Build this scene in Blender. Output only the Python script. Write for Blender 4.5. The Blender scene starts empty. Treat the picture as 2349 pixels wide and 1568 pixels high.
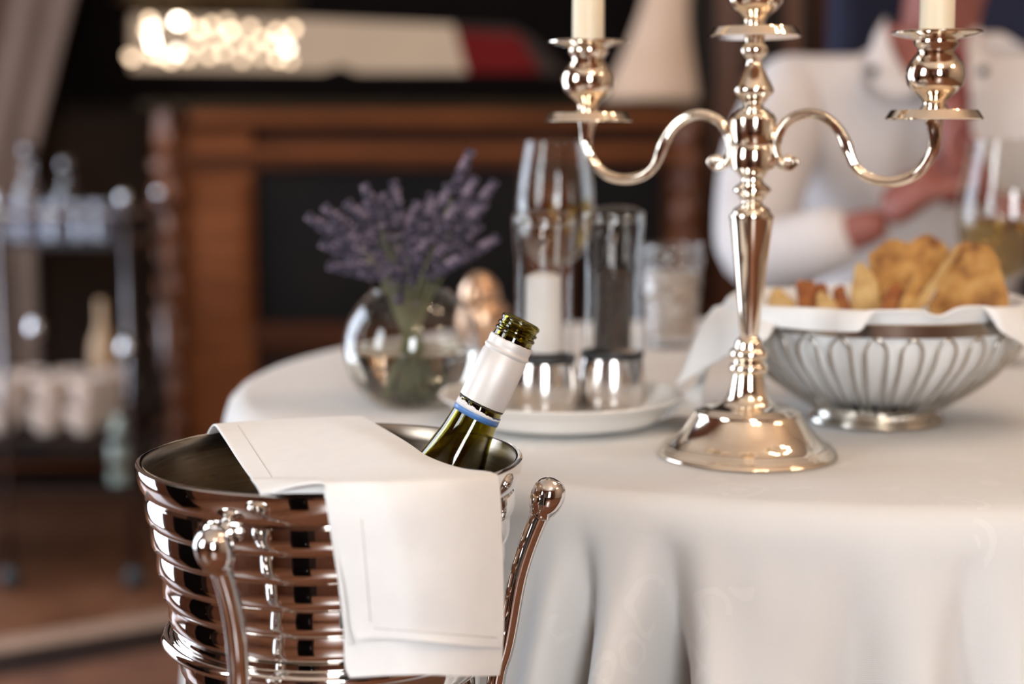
import bpy, bmesh, math, random
from math import sin, cos, pi, radians, sqrt, atan, tan
from mathutils import Vector, Matrix, noise

random.seed(7)
C = bpy.context.scene.collection
SC = bpy.context.scene

# ------------------------------------------------------------ camera, light, exposure
F, CX, CY = 3700.0, 1174.5, 784.0
CH, PITCH = 0.971, radians(7.0)
cd = bpy.data.cameras.new('camera')
cam = bpy.data.objects.new('camera', cd)
C.objects.link(cam)
cam.location = (0, 0, CH)
cam.rotation_euler = (radians(90) - PITCH, 0, 0)
cd.sensor_width = 36.0
cd.lens = F / 2349.0 * 36.0
cd.clip_start = 0.02
cd.dof.use_dof = True
cd.dof.focus_distance = 0.95
cd.dof.aperture_fstop = (cd.lens / 1000.0) / 0.0178
SC.camera = cam

SC.view_settings.view_transform = 'Standard'
SC.view_settings.look = 'None'
SC.view_settings.gamma = 1.0
SC.view_settings.use_curve_mapping = False
SC.view_settings.exposure = 0.40
SC.cycles.use_denoising = True
SC.cycles.max_bounces = 14
SC.cycles.transparent_max_bounces = 24
SC.cycles.transmission_bounces = 12
SC.cycles.sample_clamp_indirect = 8.0
SC.cycles.caustics_refractive = True
SC.cycles.caustics_reflective = False
SC.cycles.blur_glossy = 0.3

w = bpy.data.worlds.new('world'); SC.world = w; w.use_nodes = True
w.node_tree.nodes['Background'].inputs[0].default_value = (1.0, 0.75, 0.55, 1)
w.node_tree.nodes['Background'].inputs[1].default_value = 0.15

WIN_LEFT = 5.6      # strengths of the daylight seen in the window panes
WIN_BACK = 20.5
WIN_SIDE = 11.0
LAMP = 108.0


def area(name, loc, rot, sx, sy, power, col):
    l = bpy.data.lights.new(name, 'AREA'); l.shape = 'RECTANGLE'
    l.size = sx; l.size_y = sy; l.energy = power; l.color = col
    o = bpy.data.objects.new(name, l); C.objects.link(o)
    o.location = loc; o.rotation_euler = rot
    return o


# ------------------------------------------------------------ photo pixel -> place
FW = Vector((0, cos(PITCH), -sin(PITCH)))
UP = Vector((0, sin(PITCH), cos(PITCH)))
RT = Vector((1, 0, 0))


def W(px, py, Y):
    d = FW * F + RT * (px - CX) - UP * (py - CY)
    return Vector((0, 0, CH)) + d * (Y / d.y)


def WZ(px, py, z):
    d = FW * F + RT * (px - CX) - UP * (py - CY)
    return Vector((0, 0, CH)) + d * ((z - CH) / d.z)


def dep(p):
    return (Vector(p) - Vector((0, 0, CH))).dot(FW)


# ------------------------------------------------------------ materials
MATS = {}


def nt(name):
    m = bpy.data.materials.new(name); m.use_nodes = True
    t = m.node_tree
    return m, t, t.nodes['Principled BSDF'], t.nodes['Material Output']


def N(t, kind, **kw):
    n = t.nodes.new(kind)
    for k, v in kw.items():
        if k in n.inputs:
            n.inputs[k].default_value = v
        else:
            setattr(n, k, v)
    return n


def coords(t, scale=(1, 1, 1)):
    tc = N(t, 'ShaderNodeTexCoord'); mp = N(t, 'ShaderNodeMapping')
    mp.inputs['Scale'].default_value = scale
    t.links.new(tc.outputs['Object'], mp.inputs['Vector'])
    return mp.outputs['Vector']


def pm(name, c1, c2=None, rough=0.5, metal=0.0, scale=30.0, stretch=(1, 1, 1), bump=0.0, bscale=None,
       emit=0.0, sss=0.0, sheen=0.0, spec=0.5, rvar=0.0, coat=0.0, c3=None, detail=4.0):
    if name in MATS:
        return MATS[name]
    m, t, b, out = nt(name)
    v = coords(t, stretch)
    n = N(t, 'ShaderNodeTexNoise', Scale=scale, Detail=detail)
    t.links.new(v, n.inputs['Vector'])
    r = N(t, 'ShaderNodeValToRGB')
    r.color_ramp.elements[0].position = 0.3; r.color_ramp.elements[1].position = 0.7
    r.color_ramp.elements[0].color = (*c1, 1)
    r.color_ramp.elements[1].color = (*(c2 or c1), 1)
    if c3:
        e = r.color_ramp.elements.new(0.5); e.color = (*c3, 1)
    t.links.new(n.outputs['Fac'], r.inputs['Fac'])
    t.links.new(r.outputs['Color'], b.inputs['Base Color'])
    b.inputs['Roughness'].default_value = rough
    b.inputs['Metallic'].default_value = metal
    b.inputs['Specular IOR Level'].default_value = spec
    if rvar:
        mr = N(t, 'ShaderNodeMapRange'); mr.inputs['To Min'].default_value = max(0.0, rough - rvar)
        mr.inputs['To Max'].default_value = rough + rvar
        t.links.new(n.outputs['Fac'], mr.inputs['Value']); t.links.new(mr.outputs['Result'], b.inputs['Roughness'])
    if sss:
        b.inputs['Subsurface Weight'].default_value = sss
        b.inputs['Subsurface Radius'].default_value = (0.01, 0.006, 0.003)
    if sheen:
        b.inputs['Sheen Weight'].default_value = sheen
    if coat:
        b.inputs['Coat Weight'].default_value = coat; b.inputs['Coat Roughness'].default_value = 0.12
    if bump:
        n2 = N(t, 'ShaderNodeTexNoise', Scale=bscale or scale * 3, Detail=6.0)
        t.links.new(v, n2.inputs['Vector'])
        bp = N(t, 'ShaderNodeBump'); bp.inputs['Strength'].default_value = bump; bp.inputs['Distance'].default_value = 0.002
        t.links.new(n2.outputs['Fac'], bp.inputs['Height']); t.links.new(bp.outputs['Normal'], b.inputs['Normal'])
    if emit:
        t.links.new(r.outputs['Color'], b.inputs['Emission Color'])
        b.inputs['Emission Strength'].default_value = emit
    MATS[name] = m
    return m


def thin_glass(name, tint=(0.97, 0.97, 0.96), rough=0.0, ior=1.5, boost=1.0, bump=0.0, bscale=60):
    if name in MATS:
        return MATS[name]
    m, t, b, out = nt(name)
    tr = N(t, 'ShaderNodeBsdfTransparent'); gl = N(t, 'ShaderNodeBsdfGlossy')
    gl.inputs['Roughness'].default_value = rough
    lw_ = N(t, 'ShaderNodeLayerWeight', Blend=0.5)
    pw = N(t, 'ShaderNodeMath', operation='POWER'); pw.inputs[1].default_value = 4.0
    t.links.new(lw_.outputs['Facing'], pw.inputs[0])
    f0 = ((ior - 1) / (ior + 1)) ** 2
    fr = N(t, 'ShaderNodeMath', operation='MULTIPLY_ADD'); fr.inputs[1].default_value = (1 - f0) * 0.75; fr.inputs[2].default_value = f0
    t.links.new(pw.outputs[0], fr.inputs[0])
    n = N(t, 'ShaderNodeTexNoise', Scale=40.0)
    t.links.new(coords(t), n.inputs['Vector'])
    mixc = N(t, 'ShaderNodeMix', data_type='RGBA')
    mixc.inputs['A'].default_value = (*tint, 1); mixc.inputs['B'].default_value = (*[x * 0.97 for x in tint], 1)
    t.links.new(n.outputs['Fac'], mixc.inputs['Factor'])
    t.links.new(mixc.outputs['Result'], tr.inputs['Color'])
    ml = N(t, 'ShaderNodeMath', operation='MULTIPLY'); ml.inputs[1].default_value = boost; ml.use_clamp = True
    t.links.new(fr.outputs[0], ml.inputs[0])
    mx = N(t, 'ShaderNodeMixShader')
    t.links.new(ml.outputs[0], mx.inputs['Fac']); t.links.new(tr.outputs[0], mx.inputs[1]); t.links.new(gl.outputs[0], mx.inputs[2])
    if bump:
        vo = N(t, 'ShaderNodeTexVoronoi', Scale=bscale)
        t.links.new(coords(t), vo.inputs['Vector'])
        bp = N(t, 'ShaderNodeBump'); bp.inputs['Strength'].default_value = bump; bp.inputs['Distance'].default_value = 0.004
        t.links.new(vo.outputs['Distance'], bp.inputs['Height'])
        t.links.new(bp.outputs['Normal'], gl.inputs['Normal']); t.links.new(bp.outputs['Normal'], lw_.inputs['Normal'])
    t.links.new(mx.outputs[0], out.inputs['Surface'])
    MATS[name] = m
    return m


def solid_glass(name, col, ior=1.5, rough=0.0):
    if name in MATS:
        return MATS[name]
    m, t, b, out = nt(name)
    n = N(t, 'ShaderNodeTexNoise', Scale=25.0)
    t.links.new(coords(t), n.inputs['Vector'])
    mixc = N(t, 'ShaderNodeMix', data_type='RGBA')
    mixc.inputs['A'].default_value = (*col, 1); mixc.inputs['B'].default_value = (*[x * 0.92 for x in col], 1)
    t.links.new(n.outputs['Fac'], mixc.inputs['Factor']); t.links.new(mixc.outputs['Result'], b.inputs['Base Color'])
    b.inputs['Transmission Weight'].default_value = 1.0
    b.inputs['IOR'].default_value = ior; b.inputs['Roughness'].default_value = rough
    MATS[name] = m
    return m


def emissive(name, col, strength, c2=None, scale=3.0):
    if name in MATS:
        return MATS[name]
    m, t, b, out = nt(name)
    e = N(t, 'ShaderNodeEmission')
    n = N(t, 'ShaderNodeTexNoise', Scale=scale)
    t.links.new(coords(t), n.inputs['Vector'])
    mixc = N(t, 'ShaderNodeMix', data_type='RGBA')
    mixc.inputs['A'].default_value = (*col, 1); mixc.inputs['B'].default_value = (*(c2 or [x * 0.9 for x in col]), 1)
    t.links.new(n.outputs['Fac'], mixc.inputs['Factor']); t.links.new(mixc.outputs['Result'], e.inputs['Color'])
    e.inputs['Strength'].default_value = strength
    t.links.new(e.outputs[0], out.inputs['Surface'])
    MATS[name] = m
    return m


def cloth_mat(name, base, weave=900.0, damask=False, bump=0.25):
    m, t, b, out = nt(name)
    v = coords(t)
    wv = N(t, 'ShaderNodeTexWave', Scale=weave * 0.5, Distortion=1.0); wv.bands_direction = 'DIAGONAL'
    t.links.new(v, wv.inputs['Vector'])
    n = N(t, 'ShaderNodeTexNoise', Scale=90.0, Detail=6.0)
    t.links.new(v, n.inputs['Vector'])
    add = N(t, 'ShaderNodeMath', operation='MULTIPLY_ADD'); add.inputs[1].default_value = 0.35
    t.links.new(wv.outputs['Fac'], add.inputs[0]); t.links.new(n.outputs['Fac'], add.inputs[2])
    bp = N(t, 'ShaderNodeBump'); bp.inputs['Strength'].default_value = bump; bp.inputs['Distance'].default_value = 0.0012
    t.links.new(add.outputs[0], bp.inputs['Height'])
    t.links.new(bp.outputs['Normal'], b.inputs['Normal'])
    col = N(t, 'ShaderNodeMix', data_type='RGBA')
    col.inputs['A'].default_value = (*base, 1); col.inputs['B'].default_value = (*[min(1, x * (1.045 if damask else 1.08)) for x in base], 1)
    if damask:
        # woven scrolls: distorted rings kept inside scattered cells
        dn = N(t, 'ShaderNodeTexNoise', Scale=26.0, Detail=1.0)
        t.links.new(v, dn.inputs['Vector'])
        mv = N(t, 'ShaderNodeMix', data_type='VECTOR'); mv.inputs['Factor'].default_value = 0.03
        t.links.new(v, mv.inputs['A']); t.links.new(dn.outputs['Color'], mv.inputs['B'])
        vo = N(t, 'ShaderNodeTexVoronoi', Scale=20.0)
        t.links.new(mv.outputs['Result'], vo.inputs['Vector'])
        ml = N(t, 'ShaderNodeMath', operation='MULTIPLY'); ml.inputs[1].default_value = 26.0
        t.links.new(vo.outputs['Distance'], ml.inputs[0])
        sn = N(t, 'ShaderNodeMath', operation='SINE'); t.links.new(ml.outputs[0], sn.inputs[0])
        g1 = N(t, 'ShaderNodeMath', operation='GREATER_THAN'); g1.inputs[1].default_value = 0.35
        t.links.new(sn.outputs[0], g1.inputs[0])
        g2 = N(t, 'ShaderNodeMath', operation='LESS_THAN'); g2.inputs[1].default_value = 0.42
        t.links.new(vo.outputs['Distance'], g2.inputs[0])
        dn2 = N(t, 'ShaderNodeTexNoise', Scale=30.0, Detail=0.0)
        t.links.new(v, dn2.inputs['Vector'])
        g3 = N(t, 'ShaderNodeMath', operation='GREATER_THAN'); g3.inputs[1].default_value = 0.5
        t.links.new(dn2.outputs['Fac'], g3.inputs[0])
        a = N(t, 'ShaderNodeMath', operation='MULTIPLY'); t.links.new(g1.outputs[0], a.inputs[0]); t.links.new(g2.outputs[0], a.inputs[1])
        a2 = N(t, 'ShaderNodeMath', operation='MULTIPLY'); t.links.new(a.outputs[0], a2.inputs[0]); t.links.new(g3.outputs[0], a2.inputs[1])
        t.links.new(a2.outputs[0], col.inputs['Factor'])
    else:
        t.links.new(n.outputs['Fac'], col.inputs['Factor'])
    t.links.new(col.outputs['Result'], b.inputs['Base Color'])
    b.inputs['Roughness'].default_value = 0.85
    b.inputs['Specular IOR Level'].default_value = 0.25
    b.inputs['Sheen Weight'].default_value = 0.1
    MATS[name] = m
    return m


SILVER = pm('polished_silver', (0.92, 0.81, 0.67), (0.97, 0.88, 0.76), rough=0.08, metal=1, scale=60, rvar=0.03, bump=0.03, bscale=25)
STEEL = pm('polished_steel', (0.74, 0.70, 0.67), (0.82, 0.79, 0.76), rough=0.06, metal=1, scale=20, stretch=(1, 1, 12), rvar=0.03)
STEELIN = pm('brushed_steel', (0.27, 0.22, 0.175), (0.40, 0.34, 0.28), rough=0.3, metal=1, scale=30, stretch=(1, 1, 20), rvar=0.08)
BRUSH = pm('brushed_mill_steel', (0.66, 0.61, 0.57), (0.80, 0.76, 0.72), rough=0.16, metal=1, scale=8, stretch=(60, 60, 1), rvar=0.04)
CHROME = pm('chrome', (0.7, 0.7, 0.72), (0.8, 0.8, 0.82), rough=0.08, metal=1, scale=15)
WIRE = pm('silver_wire', (0.50, 0.47, 0.42), (0.62, 0.59, 0.54), rough=0.18, metal=1, scale=40)
LINEN = cloth_mat('white_linen', (0.81, 0.81, 0.80), 1400, bump=0.12)
DAMASK = cloth_mat('damask_tablecloth', (0.735, 0.722, 0.70), 1100, damask=True, bump=0.2)
WAX = pm('cream_wax', (0.86, 0.72, 0.50), (0.90, 0.77, 0.56), rough=0.45, scale=8, sss=0.3)
PORC = pm('porcelain', (0.80, 0.78, 0.74), (0.84, 0.82, 0.78), rough=0.2, scale=5, coat=0.3)
WOOD = pm('mahogany', (0.040, 0.011, 0.003), (0.078, 0.022, 0.0065), spec=0.15, rough=0.6, scale=4, stretch=(1, 1, 8), bump=0.1)
WOODL = pm('mahogany_light', (0.12, 0.033, 0.0075), (0.20, 0.058, 0.0145), spec=0.15, rough=0.6, scale=5, stretch=(1, 1, 6), bump=0.1)
DARKW = pm('dark_wood', (0.012, 0.005, 0.003), (0.026, 0.011, 0.006), rough=0.6, spec=0.2, scale=4, stretch=(1, 1, 8))
BLACK = pm('black_lacquer', (0.003, 0.0018, 0.0018), (0.005, 0.003, 0.003), rough=0.7, scale=10, spec=0.04)
DCH = pm('dark_chrome', (0.16, 0.15, 0.16), (0.24, 0.23, 0.24), rough=0.15, metal=1, scale=15)
RUBBER = pm('black_rubber', (0.012, 0.012, 0.013), (0.02, 0.02, 0.022), rough=0.5, scale=50)


# ------------------------------------------------------------ mesh helpers
def mk(name, verts, faces, mat, parent=None, smooth=True, loc=None, sharp=0):
    me = bpy.data.meshes.new(name)
    off = Vector((0, 0, 0))
    if parent is not None:
        p = parent
        while p is not None:
            off = off + p.location; p = p.parent
    elif loc is not None:
        off = Vector(loc)
    me.from_pydata([tuple(Vector(v) - off) for v in verts], [], faces)
    me.validate(); me.update()
    if smooth:
        me.polygons.foreach_set('use_smooth', [True] * len(me.polygons))
    if smooth and sharp:
        me.set_sharp_from_angle(angle=radians(sharp))
    if mat:
        me.materials.append(mat)
    o = bpy.data.objects.new(name, me); C.objects.link(o)
    if parent is not None:
        o.parent = parent
    elif loc is not None:
        o.location = loc
    return o


def tag(o, label, cat, group=None):
    o['label'] = label; o['category'] = cat
    if group:
        o['group'] = group
    return o


def thing(name, label, cat, loc=(0, 0, 0), group=None):
    o = bpy.data.objects.new(name, None); C.objects.link(o); o.location = loc
    o.empty_display_size = 0.02
    return tag(o, label, cat, group)


def struct(o):
    o['kind'] = 'structure'; return o


class MB:
    def __init__(s):
        s.v = []; s.f = []

    def add(s, vf):
        v, f = vf; n = len(s.v)
        s.v += [Vector(x) for x in v]; s.f += [tuple(i + n for i in q) for q in f]
        return s

    def build(s, name, mat, parent=None, smooth=True, loc=None, sharp=0):
        return mk(name, s.v, s.f, mat, parent, smooth, loc, sharp)


def frame_for(axis):
    a = Vector(axis).normalized()
    h = Vector((1, 0, 0)) if abs(a.x) < 0.9 else Vector((0, 1, 0))
    u = (h - a * h.dot(a)).normalized()
    return u, a.cross(u), a


def g_lathe(prof, origin=(0, 0, 0), axis=(0, 0, 1), seg=64, sx=1.0, sy=1.0, jitter=None):
    """prof: [(radius, distance along axis)]"""
    u, v2, a = frame_for(axis); o = Vector(origin)
    vs, fs, rings = [], [], []
    for k, (r, h) in enumerate(prof):
        if r <= 1e-6:
            rings.append([len(vs)]); vs.append(o + a * h)
        else:
            st = len(vs)
            for i in range(seg):
                t = 2 * pi * i / seg
                rr, hh = (r, h) if jitter is None else jitter(k, t, r, h)
                vs.append(o + a * hh + u * (cos(t) * rr * sx) + v2 * (sin(t) * rr * sy))
            rings.append(list(range(st, st + seg)))
    for A, B in zip(rings[:-1], rings[1:]):
        if len(A) == 1 and len(B) == 1:
            continue
        for i in range(seg):
            j = (i + 1) % seg
            if len(A) == 1:
                fs.append((A[0], B[j], B[i]))
            elif len(B) == 1:
                fs.append((A[i], A[j], B[0]))
            else:
                fs.append((A[i], A[j], B[j], B[i]))
    # normals outward when the profile climbs
    return vs, fs


def catmull(pts, n=8, closed=False):
    P = [Vector(p) for p in pts]; out = []
    m = len(P); rng = m if closed else m - 1
    for i in range(rng):
        if closed:
            a, b, c, d = P[(i - 1) % m], P[i], P[(i + 1) % m], P[(i + 2) % m]
        else:
            a, b, c, d = P[max(i - 1, 0)], P[i], P[i + 1], P[min(i + 2, m - 1)]
        for k in range(n):
            t = k / n
            out.append(0.5 * ((2 * b) + (c - a) * t + (2 * a - 5 * b + 4 * c - d) * t * t + (3 * b - a - 3 * c + d) * t ** 3))
    if not closed:
        out.append(P[-1].copy())
    return out


def g_tube(pts, rad, seg=12, closed=False, cross=None, cap=True):
    P = [Vector(p) for p in pts]; n = len(P)
    R = [rad] * n if not hasattr(rad, '__len__') else list(rad)
    T = []
    for i in range(n):
        if closed:
            d = P[(i + 1) % n] - P[(i - 1) % n]
        else:
            d = P[min(i + 1, n - 1)] - P[max(i - 1, 0)]
        T.append(d.normalized())
    u, _, _ = frame_for(T[0])
    vs, fs = [], []
    for i in range(n):
        u = (u - T[i] * u.dot(T[i])).normalized(); v = T[i].cross(u)
        for k in range(seg):
            a = 2 * pi * k / seg
            rr = R[i] * (cross(a, i / (n - 1)) if cross else 1)
            vs.append(P[i] + u * cos(a) * rr + v * sin(a) * rr)
    rng = n if closed else n - 1
    for i in range(rng):
        for k in range(seg):
            j = (i + 1) % n; k2 = (k + 1) % seg
            fs.append((i * seg + k, i * seg + k2, j * seg + k2, j * seg + k))
    if cap and not closed:
        fs.append(tuple(reversed(range(seg)))); fs.append(tuple((n - 1) * seg + k for k in range(seg)))
    return vs, fs


def g_ball(c, r, seg=24, rings=14, axis=(0, 0, 1), stretch=1.0):
    prof = [(r * sin(pi * k / rings), -r * stretch * cos(pi * k / rings)) for k in range(rings + 1)]
    prof[0] = (0, -r * stretch); prof[-1] = (0, r * stretch)
    return g_lathe(prof, c, axis, seg)


def g_box(lo, hi):
    x0, y0, z0 = lo; x1, y1, z1 = hi
    v = [(x0, y0, z0), (x1, y0, z0), (x1, y1, z0), (x0, y1, z0), (x0, y0, z1), (x1, y0, z1), (x1, y1, z1), (x0, y1, z1)]
    f = [(0, 3, 2, 1), (4, 5, 6, 7), (0, 1, 5, 4), (1, 2, 6, 5), (2, 3, 7, 6), (3, 0, 4, 7)]
    return v, f


def box(name, lo, hi, mat, parent=None, bevel=0.0, loc=None):
    o = MB().add(g_box(lo, hi)).build(name, mat, parent, smooth=False, loc=loc)
    if bevel:
        b = o.modifiers.new('bevel', 'BEVEL'); b.width = bevel; b.segments = 2
    return o


def lathe(name, prof, origin, mat, parent=None, axis=(0, 0, 1), seg=64, loc=None, jitter=None, sx=1, sy=1, sharp=38):
    return MB().add(g_lathe(prof, origin, axis, seg, sx, sy, jitter)).build(name, mat, parent, True, loc, sharp)


def LP(cx, Y, rows):
    """silhouette rows (half width px, row px) of an upright turned thing -> [(r, z)], bottom first"""
    out = []
    for hw, py in rows:
        p = W(cx, py, Y)
        out.append((hw * dep(p) / F, p.z))
    return out


def smooth_prof(prof, n=5):
    pts = catmull([Vector((r, z, 0)) for r, z in prof], n)
    return [(max(p.x, 0.0), p.y) for p in pts]


def relax(P, it=6):
    P = [p.copy() for p in P]
    for _ in range(it):
        P = [P[0]] + [P[i] * 0.5 + (P[i - 1] + P[i + 1]) * 0.25 for i in range(1, len(P) - 1)] + [P[-1]]
    return P


def grid(rows, nu=8, nv=8):
    """rows of control points (Vectors), interpolated both ways -> verts, faces, (nu,nv)"""
    R = [catmull(r, nu) for r in rows]
    cols = [catmull([R[i][j] for i in range(len(R))], nv) for j in range(len(R[0]))]
    nc, nr = len(cols), len(cols[0])
    vs = [cols[j][i] for i in range(nr) for j in range(nc)]
    fs = [(i * nc + j, i * nc + j + 1, (i + 1) * nc + j + 1, (i + 1) * nc + j) for i in range(nr - 1) for j in range(nc - 1)]
    return vs, fs


def solidify(o, th, off=0.0, sub=0):
    s = o.modifiers.new('solid', 'SOLIDIFY'); s.thickness = th; s.offset = off
    if sub:
        m = o.modifiers.new('sub', 'SUBSURF'); m.levels = sub; m.render_levels = sub
    return o


def dup(root, loc, label=None):
    r = root.copy(); C.objects.link(r); r.location = loc
    if label:
        r['label'] = label
    for ch in list(root.children):
        c = ch.copy(); C.objects.link(c); c.parent = r
        for g in list(ch.children):
            d = g.copy(); C.objects.link(d); d.parent = c
    return r


def wob(vs, amp, sc, axis=None):
    out = []
    for v in vs:
        n = noise.noise(v * sc)
        out.append(v + (axis or Vector((0, 0, 1))) * (amp * n))
    return out


# ============================================================ THE ROOM
RX0, RX1, RY0, RY1, RZ = -2.2, 3.0, -2.6, 4.5, 2.9
FLOORM = pm('floor_boards', (0.13, 0.050, 0.024), (0.22, 0.092, 0.046), rough=0.32, scale=3, stretch=(8, 1, 1), bump=0.05)
CREAM = pm('warm_plaster', (0.34, 0.25, 0.18), (0.40, 0.30, 0.215), rough=0.9, scale=2, bump=0.1)
CEIL = pm('ceiling_plaster', (0.55, 0.45, 0.36), (0.60, 0.50, 0.41), rough=0.9, scale=2)
PANEL = pm('red_wood_panelling', (0.11, 0.038, 0.018), (0.20, 0.075, 0.035), rough=0.45, scale=2.5, stretch=(4, 4, 1), bump=0.1)
BACKW = pm('dark_brown_wall', (0.008, 0.0035, 0.0025), (0.018, 0.008, 0.005), rough=0.7, scale=2, bump=0.1)

struct(box('floor', (RX0, RY0, -0.05), (RX1, RY1, 0.0), FLOORM))
struct(box('ceiling', (RX0, RY0, RZ), (RX1, RY1, RZ + 0.05), CEIL))
struct(box('wall_back', (RX0 - .1, RY1, 0), (RX1 + .1, RY1 + 0.08, RZ), BACKW))


def wall_with_hole(name, a0, a1, holes, fixed, th, along, mat):
    """vertical wall along x or y with rectangular openings [(s0,s1,z0,z1)]"""
    mb = MB(); s = a0
    def seg(s0, s1, z0, z1):
        if s1 - s0 < 1e-4 or z1 - z0 < 1e-4:
            return
        if along == 'y':
            mb.add(g_box((min(fixed, fixed + th), s0, z0), (max(fixed, fixed + th), s1, z1)))
        else:
            mb.add(g_box((s0, min(fixed, fixed + th), z0), (s1, max(fixed, fixed + th), z1)))
    for h in sorted(holes):
        seg(s, h[0], 0, RZ); seg(h[0], h[1], 0, h[2]); seg(h[0], h[1], h[3], RZ); s = h[1]
    seg(s, a1, 0, RZ)
    return struct(mb.build(name, mat, smooth=False))


DAYL = emissive('daylight_left', (0.74, 0.84, 1.0), WIN_LEFT, (0.80, 0.88, 1.0), 1.5)
DAYB = emissive('daylight_front', (0.90, 0.95, 1.0), WIN_BACK, (0.97, 0.98, 1.0), 1.5)
PAINT = pm('white_window_paint', (0.55, 0.50, 0.45), (0.6, 0.55, 0.5), rough=0.5, scale=5)
lw = [(-0.75, 0.15, 0.85, 2.35), (1.85, 3.75, 0.04, 2.3)]
DAYS = emissive('daylight_side', (0.88, 0.95, 1.0), WIN_SIDE, (0.94, 0.97, 1.0), 1.5)
fwn = [(0.0, 0.75, 0.75, 2.35)]
wall_with_hole('wall_left', RY0, RY1, lw, RX0, -0.08, 'y', PANEL)
wall_with_hole('wall_front', RX0, RX1, fwn, RY0, -0.08, 'x', PANEL)
struct(box('wall_right', (RX1, RY0, 0), (RX1 + 0.08, RY1, RZ), CREAM))
k = 1
for (s0, s1, z0, z1) in lw:
    root = bpy.data.objects.new('window_%d' % k, None); C.objects.link(root); struct(root); k += 1
    root.location = (RX0, (s0 + s1) / 2, z0)
    box('pane', (RX0 - 0.07, s0, z0), (RX0 - 0.06, s1, z1), DAYL if s0 > 1 else DAYS, root)
    mb = MB()
    for s in (s0, (s0 + s1) / 2 - 0.02, s1 - 0.04):
        mb.add(g_box((RX0 - 0.05, s, z0), (RX0 - 0.01, s + 0.04, z1)))
    for z in (z0, z0 + 1.0, z1 - 0.05):
        mb.add(g_box((RX0 - 0.05, s0, z), (RX0 - 0.01, s1, z + 0.04)))
    mb.build('window_frame', PAINT, root, smooth=False)
for (s0, s1, z0, z1) in fwn:
    root = bpy.data.objects.new('window_%d' % k, None); C.objects.link(root); struct(root); k += 1
    root.location = ((s0 + s1) / 2, RY0, z0)
    box('pane', (s0, RY0 - 0.07, z0), (s1, RY0 - 0.06, z1), DAYB, root)
    mb = MB()
    for s in (s0, s1 - 0.04):
        mb.add(g_box((s, RY0 - 0.05, z0), (s + 0.04, RY0 - 0.01, z1)))
    for z in (z0, (z0 + z1) / 2, z1 - 0.05):
        mb.add(g_box((s0, RY0 - 0.05, z), (s1, RY0 - 0.01, z + 0.03)))
    mb.build('window_frame', PAINT, root, smooth=False)
for i, (x0, x1) in enumerate([(-0.62, -0.32), (1.2, 1.75)]):
    struct(box('door_%d' % (i + 1), (x0, RY0, 0.0), (x1, RY0 + 0.03, 2.0), DARKW))
struct(box('trim_1', (RX0, 0.5, 0.0), (RX0 + 0.03, 0.95, 2.0), DARKW))

# globes hanging from the ceiling
GLOBE = emissive('lamp_globe', (1.0, 0.74, 0.50), LAMP, (1.0, 0.77, 0.54))
CEILP = [(0.9, 1.3, 2.2), (0.5, -0.5, 2.25), (2.1, 0.2, 2.2)]
GOLD = pm('gilt_metal', (0.5, 0.35, 0.16), (0.6, 0.44, 0.22), rough=0.25, metal=1, scale=20)
gl0 = thing('ceiling_chandelier', 'gilt chandelier with a ring of small warm bulbs hanging from the ceiling', 'chandelier', CEILP[0], 'ceiling chandeliers')
for i in range(8):
    a = 2 * pi * i / 8
    c = Vector(CEILP[0]) + Vector((0.26 * cos(a), 0.26 * sin(a), 0.03 * (i % 2)))
    MB().add(g_ball(c, 0.021, 16, 10, stretch=1.2)).build('bulb', GLOBE, gl0)
mb = MB()
mb.add(g_tube([Vector(CEILP[0]) + Vector((0.26 * cos(2 * pi * i / 48), 0.26 * sin(2 * pi * i / 48), -0.035)) for i in range(48)], 0.008, 8, closed=True))
mb.add(g_tube([Vector(CEILP[0]) + Vector((-.26, 0, -.035)), Vector(CEILP[0]) + Vector((.26, 0, -.035))], 0.006, 8))
mb.add(g_tube([Vector(CEILP[0]) + Vector((0, 0, -.05)), Vector((CEILP[0][0], CEILP[0][1], CEILP[0][2] + 0.6))], 0.009, 8))
mb.build('frame', GOLD, gl0)
for p in CEILP[1:]:
    dup(gl0, p)

# ============================================================ ROUND TABLE + CLOTH
TC, TR, TZ = Vector((0.285, 1.50, 0)), 0.54, 0.75
tb = thing('round_table', 'round wooden table hidden under the long white damask cloth', 'table', (TC.x, TC.y, 0))
lathe('tabletop', [(0, TZ - 0.035), (TR - 0.02, TZ - 0.035), (TR - 0.012, TZ - 0.02), (TR - 0.014, TZ - 0.005), (0, TZ - 0.004)], (TC.x, TC.y, 0), DARKW, tb, seg=96)
lathe('pedestal', [(0, 0.008), (0.22, 0.008), (0.22, 0.03), (0.05, 0.07), (0.045, 0.5), (0.12, TZ - 0.036), (0, TZ - 0.036)], (TC.x, TC.y, 0), DARKW, tb, seg=32)

FOLDS = [(-26.0, 1.5, 0.070), (-20.0, 1.9, 0.120), (-14.0, 2.0, -0.012), (-8.0, 2.2, 0.040), (-1.0, 1.6, 0.03),
         (5.5, 1.8, 0.045), (10, 1.4, 0.03), (15, 3, 0.016), (-38, 2.4, 0.022), (-47, 3, 0.026), (-56, 2.6, 0.02), (-64, 3, 0.028), (-75, 3, 0.02), (-88, 3.4, 0.028),
         (-100, 3, 0.02), (-112, 4, 0.03), (-128, 4, 0.03), (-144, 4, 0.03), (-160, 4, 0.03), (-176, 4, 0.03), (26, 3, 0.025), (38, 4, 0.03),
         (52, 4, 0.03), (68, 4, 0.03), (84, 4, 0.03), (100, 4, 0.03), (116, 4, 0.03), (132, 4, 0.03), (148, 4, 0.03), (164, 4, 0.03)]


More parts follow.
